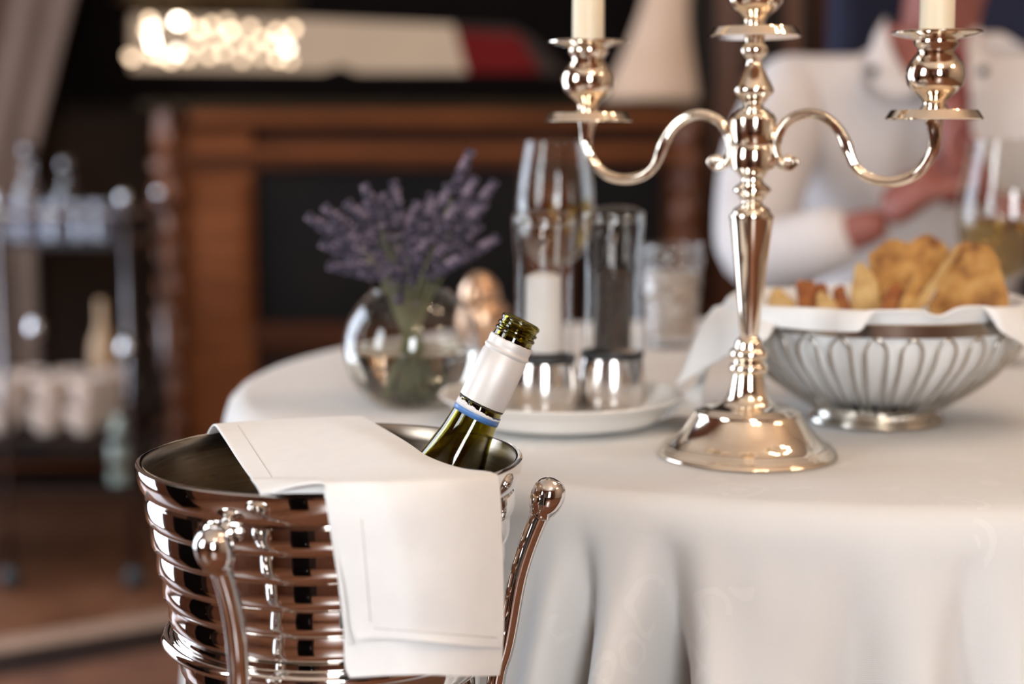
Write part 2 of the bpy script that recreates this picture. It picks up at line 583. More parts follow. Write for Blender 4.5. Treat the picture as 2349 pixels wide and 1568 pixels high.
def cloth_r(deg, s):
    """radius of the skirt at bearing deg (0 = towards the camera side) and drop s"""
    a = min(1.0, (s / 0.16)) ** 1.2
    r = TR + 0.006 + 0.13 * s
    for (c, wd, d) in FOLDS:
        dd = (deg - c + 180) % 360 - 180
        wl = wd * (0.55 + 0.8 * min(1, s / 0.3))
        r -= d * a * math.exp(-(dd / wl) ** 2)
        r += 0.35 * d * a * math.exp(-((abs(dd) - 2.1 * wl) / wl) ** 2)
    return r


vs, fs = [], []
nth = 900
prof = [(0.0, 0), (0.15, 0), (0.3, 0), (0.4, 0), (0.46, 0), (0.50, 0), (0.525, 0.0)]
drops = [0.0015, 0.004, 0.008, 0.013, 0.02, 0.028, 0.04, 0.055, 0.07, 0.09, 0.11, 0.135, 0.16, 0.19, 0.22, 0.26, 0.30, 0.35, 0.40, 0.46, 0.52, 0.58, 0.64]
rings = []
vs.append(Vector((TC.x, TC.y, TZ)))
for (r, z) in prof[1:]:
    st = len(vs)
    for i in range(nth):
        a = 2 * pi * i / nth
        p = Vector((TC.x + sin(a) * r, TC.y - cos(a) * r, TZ))
        p.z += 0.0011 * noise.noise(p * 7) + 0.0006 * noise.noise(p * 22)
        vs.append(p)
    rings.append(st)
for s in drops:
    st = len(vs)
    for i in range(nth):
        a = 2 * pi * i / nth; deg = math.degrees(a)
        if deg > 180: deg -= 360
        if s < 0.02:
            # rounded edge of radius 1.6 cm
            q = s / 0.02; ang = q * pi / 2
            r = 0.525 + 0.021 * sin(ang); z = TZ - 0.021 * (1 - cos(ang))
        else:
            r = cloth_r(deg, s - 0.02); z = TZ - 0.001 - s
        p = Vector((TC.x + sin(a) * r, TC.y - cos(a) * r, z))
        rd = Vector((sin(a), -cos(a), 0))
        p += rd * (0.0022 * noise.noise(Vector((p.x * 22, p.y * 22, p.z * 9))) + 0.0013 * noise.noise(p * 55) + 0.0004 * noise.noise(p * 140)) * min(1, s / 0.03)
        vs.append(p)
    rings.append(st)
for i in range(nth):
    fs.append((0, rings[0] + (i + 1) % nth, rings[0] + i))
for A, B in zip(rings[:-1], rings[1:]):
    for i in range(nth):
        j = (i + 1) % nth
        fs.append((A + i, A + j, B + j, B + i))
tc = mk('tablecloth', vs, [tuple(reversed(f)) for f in fs], DAMASK, loc=(TC.x, TC.y, 0))
tag(tc, 'long white damask tablecloth with woven scrolls and deep folds over the round table', 'tablecloth')
solidify(tc, 0.0008, 1.0)

# ============================================================ CHAMPAGNE BUCKET IN ITS STAND
BX, BY = W(760, 1048, 0.93).x, 0.93
bucket = thing('champagne_bucket', 'polished steel ribbed wine bucket standing in a tall ball-ended stand', 'bucket', (BX, BY, 0.55))
rimz = W(760, 1048, BY).z
rows = [(438, 1042), (439.5, 1045), (439, 1050)]
prof = [(0.1085, rimz + 0.0012), (0.1098, rimz + 0.0014)]
# the top band, then stepped convex bands
tops = [(437, 1052, 420, 1112), (419, 1122, 414, 1171), (407, 1183, 402, 1232), (395, 1245, 390, 1291), (382, 1306, 377, 1349),
        (369, 1364, 364, 1407), (357, 1420, 352, 1462), (345, 1476, 340, 1518), (333, 1532, 328, 1574), (321, 1588, 316, 1630), (309, 1644, 304, 1686)]
for i, (h0, y0, h1, y1) in enumerate(tops):
    hm = (h0 + h1) / 2 + 0.8
    ym = (y0 + y1) / 2
    rr = [(h0 + 0.6, y0 - 4.8), (h0 + 1.4, y0 + 8), (h0 + 1.5, ym), (h0 + 0.6, y1 - 12), (h1 + 1.6, y1 - 5), (h1 - 2.2, y1 - 0.2), (h1 - 6.6, y1 + 4)]
    if i == 0:
        rr = [(439, 1046), (439, 1056), (437.5, 1070), (433.5, 1088), (h1 + 5, 1103), (h1 - 1, 1109), (h1 - 7, 1116)]
    prof += [(a * 1.0, b) for a, b in LP(760, BY, rr)]
prof.append((0.0, prof[-1][1]))
lathe('outer_wall', prof, (BX, BY, 0), STEEL, bucket, seg=128)
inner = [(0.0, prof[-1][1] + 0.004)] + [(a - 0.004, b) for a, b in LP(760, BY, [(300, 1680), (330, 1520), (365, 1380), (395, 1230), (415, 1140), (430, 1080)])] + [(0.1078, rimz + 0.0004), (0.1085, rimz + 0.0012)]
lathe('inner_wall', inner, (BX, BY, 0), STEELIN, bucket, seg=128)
# lug knob on the wall, front left
ka = radians(-110.5)


def bwall(az, py, extra=0.0):
    q = LP(760, BY, [(412, py)])[0]
    return Vector((BX + (q[0] + extra) * cos(az), BY + (q[0] + extra) * sin(az), q[1]))


kz = bwall(radians(-116), 1135)
kd = Vector((cos(radians(-116)), sin(radians(-116)), 0))
lathe('ring_lug', [(0, -0.004), (0.0065, -0.003), (0.0065, 0.002), (0.004, 0.004), (0.0045, 0.007), (0.0088, 0.009), (0.0095, 0.0125), (0.008, 0.016), (0.004, 0.018), (0, 0.0185)],
      kz, STEEL, bucket, axis=kd, seg=32)

stand = thing('bucket_stand', 'tall steel wine bucket stand with ball-ended posts and a round ring', 'stand', (BX, BY, 0))
rg = LP(760, BY, [(372, 1440)])[0]
RR, RZr = rg[0], rg[1]
ringp = [Vector((BX + RR * cos(2 * pi * i / 96), BY + RR * sin(2 * pi * i / 96), RZr)) for i in range(96)]
MB().add(g_tube(ringp, 0.0040, 14, closed=True)).build('ring', STEEL, stand)
ringp2 = [Vector((BX + .078 * cos(2 * pi * i / 96), BY + .078 * sin(2 * pi * i / 96), 0.50)) for i in range(96)]
MB().add(g_tube(ringp2, 0.0035, 12, closed=True)).build('lower_ring', STEEL, stand)
# posts: two seen, one behind the bucket


def post(path, balls):
    p = relax(catmull(path, 10), 30)
    o = MB().add(g_tube(p, 0.0057, 28)).build('post', STEEL, stand)
    d = (p[0] - p[4]).normalized()
    c = p[0] + d * 0.0055
    MB().add(g_lathe([(0.0, -0.013), (0.0062, -0.0118), (0.0066, -0.0105), (0.0064, -0.0096), (0.0082, -0.0074), (0.0096, -0.003), (0.0101, 0.001), (0.0096, 0.0055), (0.0080, 0.0090), (0.0055, 0.0112), (0.0028, 0.0122), (0, 0.0125)], c, d, 32)).build('ball_finial', STEEL, o)
    return o


Yr, Yl = 0.915, 0.80
P_r = [W(1246, 1162, Yr), W(1213, 1240, Yr), W(1186, 1325, Yr), W(1170, 1420, Yr), W(1152, 1515, Yr), W(1128, 1600, Yr)]
q = P_r[-1]
P_r += [Vector((q.x - 0.006, Yr, 0.45)), Vector((q.x - 0.002, Yr, 0.2)), Vector((q.x + 0.03, Yr, 0.0055))]
post(P_r, 1)
P_l = [W(500, 1285, Yl), W(522, 1355, Yl + .004), W(538, 1430, Yl + .005), W(547, 1520, Yl + .007), W(551, 1640, Yl + .012)]
q = P_l[-1]
P_l += [Vector((q.x + 0.002, Yl + .016, 0.45)), Vector((q.x, Yl + .01, 0.2)), Vector((q.x - 0.02, Yl - 0.02, 0.0055))]
post(P_l, 1)
az = radians(128)
bk = lambda r, z: Vector((BX + r * cos(az), BY + r * sin(az), z))
post([bk(.125, .755), bk(.120, .742), bk(.112, .72), bk(.106, .70), bk(.102, .677), bk(.096, .64), bk(.088, .58), bk(.084, .45), bk(.088, .2), bk(.13, .0055)], 1)

# ============================================================ WINE BOTTLE
MOUTH = W(1197, 735, 0.975)
axd = (RT * 0.436 + UP * 0.90 - FW * 0.075).normalized()      # towards the mouth
PXM = dep(MOUTH) / F
bt = thing('wine_bottle', 'open dark green wine bottle with a silver neck capsule leaning in the bucket', 'bottle', MOUTH - axd * 0.298)
BG = solid_glass('bottle_green_glass', (0.33, 0.28, 0.035), 1.5)


def along(t):
    return -t * PXM


outer = [(0, 1118), (120, 1116), (140, 1108), (146, 1090), (146, 640), (143, 590), (133, 530), (115, 470), (97, 420), (80, 374), (70, 335), (61, 295), (56.5, 262), (54, 235), (52, 210), (51, 150), (50, 90), (48, 62),
         (47, 48), (46.5, 40), (49, 37), (49, 33), (45.5, 30), (45, 27), (48.5, 24), (48.5, 20), (44.5, 17), (44.5, 12), (47, 9), (47.5, 4), (45.5, 0.5), (42, -1.5), (38, 0)]
inn = [(36, 6), (35.5, 40), (38, 120), (41, 200), (45, 262), (50, 295), (60, 335), (70, 374), (87, 420), (105, 470), (123, 530), (133, 590), (136, 640), (136, 1080), (100, 1095), (0, 1060)]
pr = [(r * PXM, along(t)) for r, t in outer + inn]
lathe('glass_body', pr, MOUTH, BG, bt, axis=axd, seg=96)
winep = [(0, 1061), (99, 1094), (135.6, 1079), (135.6, 640), (132.6, 590), (122.6, 530), (104.6, 470), (93, 440), (0, 440)]
WINE = solid_glass('white_wine_in_bottle', (0.75, 0.70, 0.35), 1.34)
lathe('wine', [(r * PXM, along(t)) for r, t in winep], MOUTH, WINE, bt, axis=axd, seg=64)
CAPS = pm('satin_silver_foil', (0.70, 0.665, 0.64), (0.75, 0.72, 0.69), rough=0.5, metal=0.3, scale=15, bump=0.02)


def jag(k, t, r, h):
    return (r, h + 0.0004 * noise.noise(Vector((cos(t) * 6, sin(t) * 6, 0)))) if k in (len(capr) - 1, len(capr) - 2) else (r, h)


capr = [(55.5, 209), (56, 207), (55.5, 150), (54.5, 92), (52.5, 89), (52, 85), (54.5, 82), (55, 78), (53, 75), (51.8, 71), (52.3, 67), (53, 60), (52.2, 53), (50, 51)]
cap = lathe('capsule', [(r * PXM, along(t)) for r, t in capr], MOUTH, CAPS, bt, axis=axd, seg=96, jitter=jag)
cap['label'] = 'satin silver-white foil capsule'
uu, vv, aa = frame_for(axd)
BLUE = pm('blue_seal_band', (0.07, 0.17, 0.42), (0.10, 0.24, 0.55), rough=0.4, scale=30)
PAPER = pm('torn_white_paper', (0.75, 0.73, 0.72), (0.85, 0.83, 0.82), rough=0.8, scale=80)
FOILD = pm('dark_perforation', (0.02, 0.015, 0.01), (0.04, 0.03, 0.02), rough=0.6, scale=80)


def strip(name, t0, t1, rr, mat, edge=None, seg=200):
    vsx = []
    for i in range(seg):
        a = 2 * pi * i / seg
        e0 = edge(a) if edge else 0
        for tt in (t0 - e0, t1):
            vsx.append(MOUTH + aa * along(tt) + (uu * cos(a) + vv * sin(a)) * ((rr + (tt - 220) * 0.03) * PXM))
    f = [(2 * i, 2 * ((i + 1) % seg), 2 * ((i + 1) % seg) + 1, 2 * i + 1) for i in range(seg)]
    o = mk(name, vsx, f, mat, bt)
    return solidify(o, 0.0002, 0)


def lat(a):
    return (uu * cos(a) + vv * sin(a)).dot(RT)


def nzs(a, sc, z):
    return noise.noise(Vector((cos(a) * sc, sin(a) * sc, z)))


strip('blue_band', 227, 246, 55.0, BLUE)
strip('torn_paper_edge', 229, 233, 55.2, PAPER, lambda a: 5.5 - 6.5 * lat(a) + 3.0 * nzs(a, 5, 1) + 2.2 * nzs(a, 22, 5))
strip('perforated_edge', 211, 214, 54.4, FOILD, lambda a: 0.8 * sin(a * 60))

# ============================================================ NAPKIN OVER THE BUCKET
def rows_w(rows):
    return [[W(*p) for p in r] for r in rows]


nap_rows = rows_w([
    [(472, 1004, 1.012), (560, 1000, 1.040), (655, 992, 1.055), (745, 986, 1.062), (832, 984, 1.064)],
    [(480, 985, 1.006), (567, 979, 1.032), (660, 974, 1.048), (748, 970, 1.056), (836, 968, 1.058)],
    [(492, 975, 0.998), (575, 967, 1.022), (662, 962, 1.036), (747, 958, 1.045), (831, 956, 1.047)],
    [(512, 1003, 0.975), (600, 990, 0.992), (690, 980, 1.002), (780, 974, 1.008), (870, 977, 1.010)],
    [(540, 1047, 0.938), (645, 1025, 0.953), (745, 1010, 0.962), (845, 1003, 0.964), (938, 1018, 0.960)],
    [(568, 1088, 0.895), (690, 1062, 0.907), (800, 1043, 0.915), (900, 1034, 0.918), (985, 1050, 0.915)],
    [(596, 1117, 0.850), (715, 1092, 0.862), (840, 1072, 0.868), (950, 1060, 0.874), (1058, 1076, 0.888)],
    [(622, 1128, 0.824), (740, 1107, 0.824), (870, 1096, 0.826), (1005, 1085, 0.840), (1118, 1083, 0.867)],
    [(680, 1112, 0.813), (765, 1108, 0.812), (880, 1102, 0.811), (1025, 1094, 0.828), (1136, 1088, 0.862)],
    [(743, 1110, 0.806), (790, 1114, 0.806), (895, 1114, 0.804), (1040, 1106, 0.820), (1144, 1100, 0.858)],
    [(756, 1168, 0.802), (815, 1172, 0.801), (920, 1172, 0.799), (1045, 1168, 0.815), (1149, 1163, 0.852)],
    [(775, 1255, 0.802), (840, 1257, 0.799), (940, 1260, 0.798), (1055, 1260, 0.813), (1152, 1257, 0.849)],
    [(795, 1358, 0.801), (855, 1358, 0.799), (955, 1365, 0.797), (1060, 1372, 0.811), (1155, 1370, 0.848)],
    [(805, 1435, 0.801), (865, 1436, 0.799), (960, 1440, 0.797), (1062, 1448, 0.810), (1155, 1450, 0.847)],
    [(817, 1466, 0.800), (885, 1464, 0.798), (975, 1472, 0.796), (1065, 1482, 0.809), (1150, 1487, 0.846)],
])
vs, fs = grid(nap_rows, 10, 6)
vs = [v + Vector((0, -1, 0.3)) * (0.0009 * noise.noise(v * 30) + 0.0004 * noise.noise(v * 75)) for v in vs]
nap = mk('napkin', vs, [tuple(reversed(f)) for f in fs], LINEN, loc=(BX, BY, rimz))
tag(nap, 'folded white linen napkin draped over the ribbed wine bucket', 'napkin')
solidify(nap, 0.0016, 0.0, 1)
under = rows_w([
    [(746, 1122, 0.812), (850, 1122, 0.808), (950, 1118, 0.812), (1050, 1112, 0.826), (1142, 1106, 0.862)],
    [(757, 1175, 0.807), (850, 1180, 0.804), (950, 1180, 0.806), (1050, 1176, 0.820), (1147, 1170, 0.857)],
    [(766, 1240, 0.806), (860, 1250, 0.803), (950, 1250, 0.804), (1050, 1250, 0.818), (1150, 1250, 0.853)],
    [(777, 1350, 0.806), (865, 1360, 0.803), (955, 1370, 0.803), (1055, 1370, 0.816), (1153, 1370, 0.852)],
    [(788, 1445, 0.806), (870, 1450, 0.802), (960, 1450, 0.802), (1060, 1455, 0.814), (1153, 1455, 0.851)],
    [(791, 1525, 0.804), (875, 1520, 0.801), (965, 1520, 0.800), (1060, 1520, 0.812), (1150, 1515, 0.850)],
    [(803, 1554, 0.802), (880, 1549, 0.800), (970, 1547, 0.799), (1060, 1550, 0.811), (1144, 1549, 0.849)],
])
vs, fs = grid(under, 10, 8)
vs = [v + Vector((0, 1, 0)) * (0.0007 * noise.noise(v * 34)) for v in vs]
un = mk('under_fold', vs, [tuple(reversed(f)) for f in fs], LINEN, nap)
solidify(un, 0.0022, 0.0, 1)
# rolled thickness between the folds on the left edge
fold_l = [W(748, 1118, .808), W(757, 1165, .8035), W(768, 1240, .803), W(785, 1350, .803), W(796, 1440, .803), W(806, 1475, .803)]
MB().add(g_tube(catmull(fold_l, 10), 0.0016, 10)).build('rolled_edge', LINEN, nap)
tuck = rows_w([
    [(575, 1098, .868), (660, 1098, .850), (740, 1098, .845), (800, 1100, .85)],
    [(590, 1118, .838), (650, 1112, .828), (700, 1108, .823), (760, 1104, .822)],
    [(596, 1131, .8235), (650, 1131, .8195), (700, 1131, .817), (760, 1131, .816)],
])
vs, fs = grid(tuck, 8, 6)
SEAM = pm('hem_stitching', (0.50, 0.46, 0.43), (0.6, 0.56, 0.52), rough=0.9, scale=300)
tk = mk('tucked_fold', vs, fs, LINEN, nap); solidify(tk, 0.0012, 0)


def on_napkin(a, b, n, name='hem_stitch'):
    dg = bpy.context.evaluated_depsgraph_get()
    ob = nap.evaluated_get(dg)
    pts = []
    o0 = Vector((0, 0, CH))
    for i in range(n + 1):
        px = a[0] + (b[0] - a[0]) * i / n; py = a[1] + (b[1] - a[1]) * i / n
        d = (W(px, py, 1.0) - o0).normalized()
        hit, loc, nor, idx = ob.ray_cast(o0 - nap.location, d)
        if hit:
            pts.append(loc + nap.location + nor * 0.00005)
    if len(pts) > 2:
        MB().add(g_tube(pts, 0.00022, 6)).build(name, SEAM, nap)


on_napkin((545, 975), (624, 1095), 30)
on_napkin((830, 1190), (850, 1425), 30)
on_napkin((858, 1440), (1140, 1462), 30)

# ============================================================ CANDELABRA
bp0 = WZ(1714, 1047, TZ)
KX, KY = bp0.x, bp0.y
cdl = thing('candelabra', 'polished silver three-light candelabra with curling arms standing on the tablecloth', 'candelabra', (KX, KY, TZ + 0.001))
K = lambda rows: LP(1716, KY, rows)
base_rows = [(0, 1043), (196, 1045), (203, 1044), (205, 1040), (203, 1036), (200, 1034), (201, 1031), (196, 1028), (196, 1025), (190, 1022), (190, 1019), (181, 1015), (168, 1006), (156, 995), (144, 981), (134, 966), (127, 955),
             (123, 948), (122, 944), (117, 941), (108, 938), (104, 934), (90, 932), (70, 929), (60, 925), (52, 915), (46, 903), (41, 885), (38, 868), (37, 858), (42, 855), (45, 850), (46, 843), (43, 836), (37, 832), (37, 826), (42, 822), (45, 816), (45, 808), (41, 802), (34, 798), (33, 790), (31, 783), (26, 776), (20, 771), (0, 771)]
# base rows were read where the front of each ring shows; lower, wide rings sit a little further up
b2 = []
for hw, py in base_rows:
    b2.append((hw, py + (0 if hw > 0 else 0)))
pb = K(b2)
zmin = pb[0][1]
pb = [(r, max(TZ + 0.001, z - (min(p[1] for p in pb) - TZ - 0.001))) if False else (r, z) for r, z in pb]
sh = TZ + 0.001 - min(z for r, z in pb)
pb = [(r, z + sh) for r, z in pb]
lathe('base', pb, (KX, KY, 0), SILVER, cdl, seg=128)
stem_rows = [(0, 772), (19, 772), (22, 760), (30, 680), (39, 590), (49, 503), (51, 497), (50, 493), (45, 490), (43, 484), (39, 478), (30, 473), (24, 467), (23, 461), (28, 456), (30, 449), (38, 444), (43, 438), (43, 433), (37, 427), (29, 421), (24, 415), (24, 409), (29, 404), (31, 398), (40, 392), (49, 386),
             (50, 380), (51, 360), (50, 337), (48, 334), (50, 331), (52, 300), (53, 278), (53, 272), (49, 268), (48, 264), (44, 260), (38, 257), (36, 253), (25, 248), (22, 243), (23, 237), (30, 230), (35, 222), (43, 215), (46, 209), (45, 203), (40, 193), (32, 177), (24, 160), (18, 145), (17, 138), (21, 133), (30, 124), (32, 115), (30, 108), (24, 103), (21, 98), (22, 93), (24, 88), (20, 83), (0, 83)]
lathe('stem', [(r, z + 0.0) for r, z in LP(1720, KY, stem_rows)], (KX, KY, 0), SILVER, cdl, seg=96)


def pxm(py):      # metres per pixel at the stem
    return dep(W(1720, py, KY)) / F


PM = pxm(300)
cup_rows = [(0, 14), (108, 14), (110.5, 11), (109, 9), (100, -5), (97, -8.5), (60, -8.5), (34, -9), (31, -13), (25, -20), (26, -26), (29, -31), (38, -40), (52, -51), (63, -66), (67.5, -84), (66, -102), (58, -118), (47, -132), (41, -140), (42, -146), (48, -153), (51, -160), (49, -166), (52, -169), (75, -173), (94, -178), (101, -181), (102, -184), (99, -186), (80, -183), (44, -181), (41, -178), (0, -178)]


def cup(at, nm='candle_cup'):
    # at: centre of the lower plate, world
    pr = [(hw * PM * 0.955, at.z - dy * PM * 0.955) for hw, dy in cup_rows]
    plate = [p for p in pr[:8]]
    lathe('drip_tray', plate + [(0, plate[-1][1])], (at.x, at.y, 0), SILVER, cdl, seg=96)
    return lathe(nm, [(0, pr[7][1] - 0.0005)] + pr[7:], (at.x, at.y, 0), SILVER, cdl, seg=96)


AL = (W(1349, 268, 1.19), W(2136, 264, 1.09))
armc = Vector((KX, KY, 0))
hx = (AL[1].x - AL[0].x) / 2; hy = (AL[1].y - AL[0].y) / 2
ends = []
candles = []
shape = [(1779, 376), (1800, 380), (1815, 377), (1820, 368), (1812, 362), (1802, 366)]
arm_px = [(1806, 367), (1818, 363), (1824, 372), (1812, 383), (1792, 378), (1777, 360), (1773, 337), (1781, 308), (1800, 281), (1828, 266), (1858, 262), (1890, 272), (1918, 294), (1936, 322), (1948, 352), (1962, 380), (1986, 401), (2020, 412), (2058, 412), (2092, 400), (2118, 376), (2134, 346), (2139, 318), (2137, 292), (2136, 276)]
for sgn in (1, -1):
    pts = []
    for (px, py) in arm_px:
        u = (px - 1720) / (2136 - 1720)
        zz = W(1720, 330, KY).z - (py - 330) * PM
        pts.append(Vector((KX + sgn * u * hx, KY + sgn * u * hy, zz)))
    P = catmull(pts, 8)
    n = len(P)
    rad = []
    for i in range(n):
        f = i / (n - 1)
        r = 0.0034
        if f < 0.17: r = 0.0017 + 0.0013 * (f / 0.17)
        if 0.50 < f < 0.62: r = 0.0034 + 0.0008 * math.exp(-((f - 0.56) / 0.03) ** 2)
        if f > 0.86: r = 0.0034 + 0.0030 * ((f - 0.86) / 0.14) ** 1.3
        rad.append(r)
    flute = lambda a, f: 1.0 + 0.13 * cos(4 * a + 14 * f) + (0.05 * cos(9 * a) if f > 0.86 else 0)
    MB().add(g_tube(P, rad, 32, cross=flute)).add(g_ball(P[0], 0.0042, 16, 10)).build('arm', SILVER, cdl)
    top = P[-1]
    at = Vector((KX + sgn * hx, KY + sgn * hy, top.z + 0.0035))
    cup(at)
    candles.append((at, sgn))
ctop = W(1727, 72, KY)
cup(Vector((KX, KY, ctop.z)))
candles.append((Vector((KX, KY, ctop.z)), 0))
for at, sgn in candles:
    z0 = at.z + 178 * PM * 0.955
    lab = {1: 'cream taper candle in the silver cup before the man in white',
           -1: 'cream taper candle in the silver cup above the wine glass behind the mills',
           0: 'cream taper candle in the tall middle cup of the silver candelabra'}[sgn]
    t = thing('taper_candle', lab, 'candle', (at.x, at.y, z0), 'taper candles')
    r0 = 39.5 * PM * 0.955
    lathe('wax_body', [(0, z0 + 0.0006), (r0, z0 + 0.0006), (r0 * 0.97, z0 + 0.05), (r0 * 0.8, z0 + 0.17), (r0 * 0.66, z0 + 0.2), (r0 * 0.2, z0 + 0.208), (0, z0 + 0.209)], (at.x, at.y, 0), WAX, t, seg=48)
    MB().add(g_tube([(at.x, at.y, z0 + 0.207), (at.x + .001, at.y, z0 + 0.217)], 0.0008, 8)).build('wick', BLACK, t)

# ============================================================ PLATE WITH THE MILLS
plc = WZ(1283, 903, 0.77)
PX, PYY = plc.x, 1.258
plate = lathe('plate', [(0, TZ + 0.0012), (0.056, TZ + 0.0012), (0.060, TZ + 0.004), (0.080, TZ + 0.011), (0.094, TZ + 0.0235), (0.0965, TZ + 0.0255), (0.0955, TZ + 0.0265), (0.092, TZ + 0.0245), (0.084, TZ + 0.0125), (0.078, TZ + 0.0072), (0.0, TZ + 0.007)],
              (PX, PYY, 0), PORC, seg=96, loc=(PX, PYY, TZ))
tag(plate, 'white porcelain plate under the two glass mills', 'plate')
GLS = thin_glass('clear_mill_glass', (0.96, 0.95, 0.93), 0.0, 1.5, 1.25)
GLI = thin_glass('inner_mill_glass', (0.99, 0.985, 0.98), 0.0, 1.45, 0.5)
SALT = pm('coarse_salt', (0.88, 0.87, 0.86), (0.97, 0.96, 0.95), rough=0.7, scale=500, bump=0.6, bscale=600)
PEPP = pm('peppercorns', (0.010, 0.007, 0.006), (0.06, 0.04, 0.03), rough=0.6, scale=260, bump=1.0, bscale=240)


def mill(cx, Y, dy, fill_mat, label, fill_name, hws=1.0):
    z0 = TZ + 0.0078
    g = lambda rows: [(r * hws, z) for r, z in LP(cx, Y, [(a, b + dy) for a, b in rows])]
    c = W(cx, 930, Y)
    t = thing('pepper_mill' if 'pepper' in label.split(' of ')[-1] else 'salt_mill', label, 'mill', (c.x, c.y, z0), 'glass spice mills')
    zs = z0 - g([(1, 930)])[0][1]
    G = lambda rows: [(r, z + zs) for r, z in g(rows)]
    lathe('steel_base', G([(0, 930), (80, 930), (81, 928), (80.5, 900), (79, 870), (76, 840), (73, 825), (72, 821), (0, 821)]), (c.x, c.y, 0), BRUSH, t, seg=64)
    lathe('rubber_band', G([(0, 821.5), (72, 821.5), (75, 819), (75.5, 812), (74, 806), (0, 806)]), (c.x, c.y, 0), RUBBER, t, seg=64)
    # glass body: outer wall, thick lid, inner chamber
    lathe('glass_body', G([(0, 805.5), (68, 805.5), (69, 800), (68, 770), (66, 700), (66, 640), (68, 580), (72, 540), (74.5, 515), (74.5, 500), (71, 492)]), (c.x, c.y, 0), GLS, t, seg=64)
    lathe('inner_chamber', G([(0, 800), (44, 800), (45, 790), (45, 560), (43, 545), (38, 535), (30, 520), (0, 517)]), (c.x, c.y, 0), GLI, t, seg=48)
    lathe('glass_lid', G([(0, 512), (60, 511), (72, 507), (75.5, 499), (75, 490), (70, 483), (55, 477), (30, 473), (0, 472)]), (c.x, c.y, 0), GLS, t, seg=64)
    jt = lambda k, a, r, h: (r, h + (0.0012 * noise.noise(Vector((cos(a) * 2, sin(a) * 2, k * 1.0))) if k > 3 else 0))
    lathe(fill_name, G([(0, 798), (42, 798), (42.5, 790), (41.5, 660), (41, 628), (30, 621), (14, 618), (0, 617)]), (c.x, c.y, 0), fill_mat, t, seg=48, jitter=jt)
    lathe('grinder_shaft', G([(0, 618), (3, 618), (3, 560), (9, 556), (10, 540), (0, 536)]), (c.x, c.y, 0), CHROME, t, seg=24)
    return t


mill(1246, 1.292, 8, SALT, 'glass mill full of white salt on a steel base', 'salt', 0.99)
mill(1403, 1.312, 0, PEPP, 'glass mill full of black pepper on a steel base', 'peppercorns', 0.97)

# ============================================================ VASE OF LAVENDER
vc = W(943, 795, 1.355)
VX, VY, VZ, VR = vc.x, vc.y, TZ + 0.0505, 0.0575
vase = thing('glass_vase', 'round clear glass bowl vase of water holding dried lavender', 'vase', (VX, VY, TZ + 0.001))
VG = thin_glass('vase_glass', (0.95, 0.945, 0.93), 0.0, 1.5, 1.7)
vp = [(0, TZ + 0.0013), (0.028, TZ + 0.0013)]
for k in range(0, 25):
    a = -1.06 + (0.98 + 1.06) * k / 24
    vp.append((VR * cos(a), VZ + VR * sin(a)))
vp += [(VR * cos(0.98) + 0.002, VZ + VR * sin(0.98) + 0.002), (VR * cos(0.98) - 0.001, VZ + VR * sin(0.98) + 0.0025)]
lathe('glass_bowl', vp, (VX, VY, 0), VG, vase, seg=96)
WATER = solid_glass('vase_water', (0.93, 0.92, 0.84), 1.33)
wp = [(0, TZ + 0.003), (0.028, TZ + 0.003)]
for k in range(0, 15):
    a = -1.02 + (-0.03 + 1.02) * k / 14
    wp.append(((VR - 0.0015) * cos(a), VZ + (VR - 0.0015) * sin(a)))
wp.append((0, wp[-1][1]))
lathe('water', wp, (VX, VY, 0), WATER, vase, seg=96)

LAV = pm('lavender_buds', (0.010, 0.007, 0.018), (0.38, 0.29, 0.37), rough=0.85, scale=150, c3=(0.050, 0.040, 0.075), sheen=0.1)
STEMM = pm('dry_green_stem', (0.10, 0.11, 0.05), (0.20, 0.20, 0.10), rough=0.8, scale=60)


def spike_mesh(seed, L):
    rnd = random.Random(seed); mb = MB()
    n = 9
    for k in range(n):
        f = k / (n - 1); z = -L + L * f
        if k == 1 and seed % 2 == 0:
            continue
        rr = 0.0052 * (1 - 0.55 * f ** 2)
        m = 6
        for j in range(m):
            a = 2 * pi * (j + 0.5 * (k % 2)) / m + rnd.uniform(-.2, .2)
            d = Vector((cos(a), sin(a), 0.9)).normalized()
            c = Vector((cos(a) * rr * 0.55, sin(a) * rr * 0.55, z))
            mb.add(g_lathe([(0, -0.0022), (0.0017, -0.001), (0.0021, 0.001), (0.0011, 0.0034), (0, 0.0038)], c, d, 6))
    mb.add(g_lathe([(0, -0.003), (0.002, 0), (0.001, 0.003), (0, 0.004)], (0, 0, 0), (0, 0, 1), 6))
    return mb


protos = []
for s in range(4):
    mb = spike_mesh(s, 0.036 + 0.005 * (s % 3))
    me = bpy.data.meshes.new('flower_spike')
    me.from_pydata([tuple(v) for v in mb.v], [], mb.f); me.materials.append(LAV)
    me.polygons.foreach_set('use_smooth', [True] * len(me.polygons))
    protos.append((me, 0.036 + 0.005 * (s % 3)))
tips = [(710, 498), (748, 478), (775, 492), (800, 468), (838, 430), (846, 470), (905, 422), (872, 492), (925, 492), (955, 470), (990, 452), (1012, 500), (1028, 430), (1052, 470),
        (1078, 352), (1088, 412), (1132, 420), (1110, 470), (1098, 520), (1136, 548), (1062, 540), (1030, 560), (985, 545), (945, 545), (900, 550), (858, 545), (820, 530), (782, 548),
        (742, 560), (760, 610), (805, 600), (850, 612), (895, 612), (940, 605), (985, 610), (1020, 612), (1060, 590), (828, 480), (965, 515), (1085, 470), (880, 450), (1005, 590), (912, 580), (760, 520)]
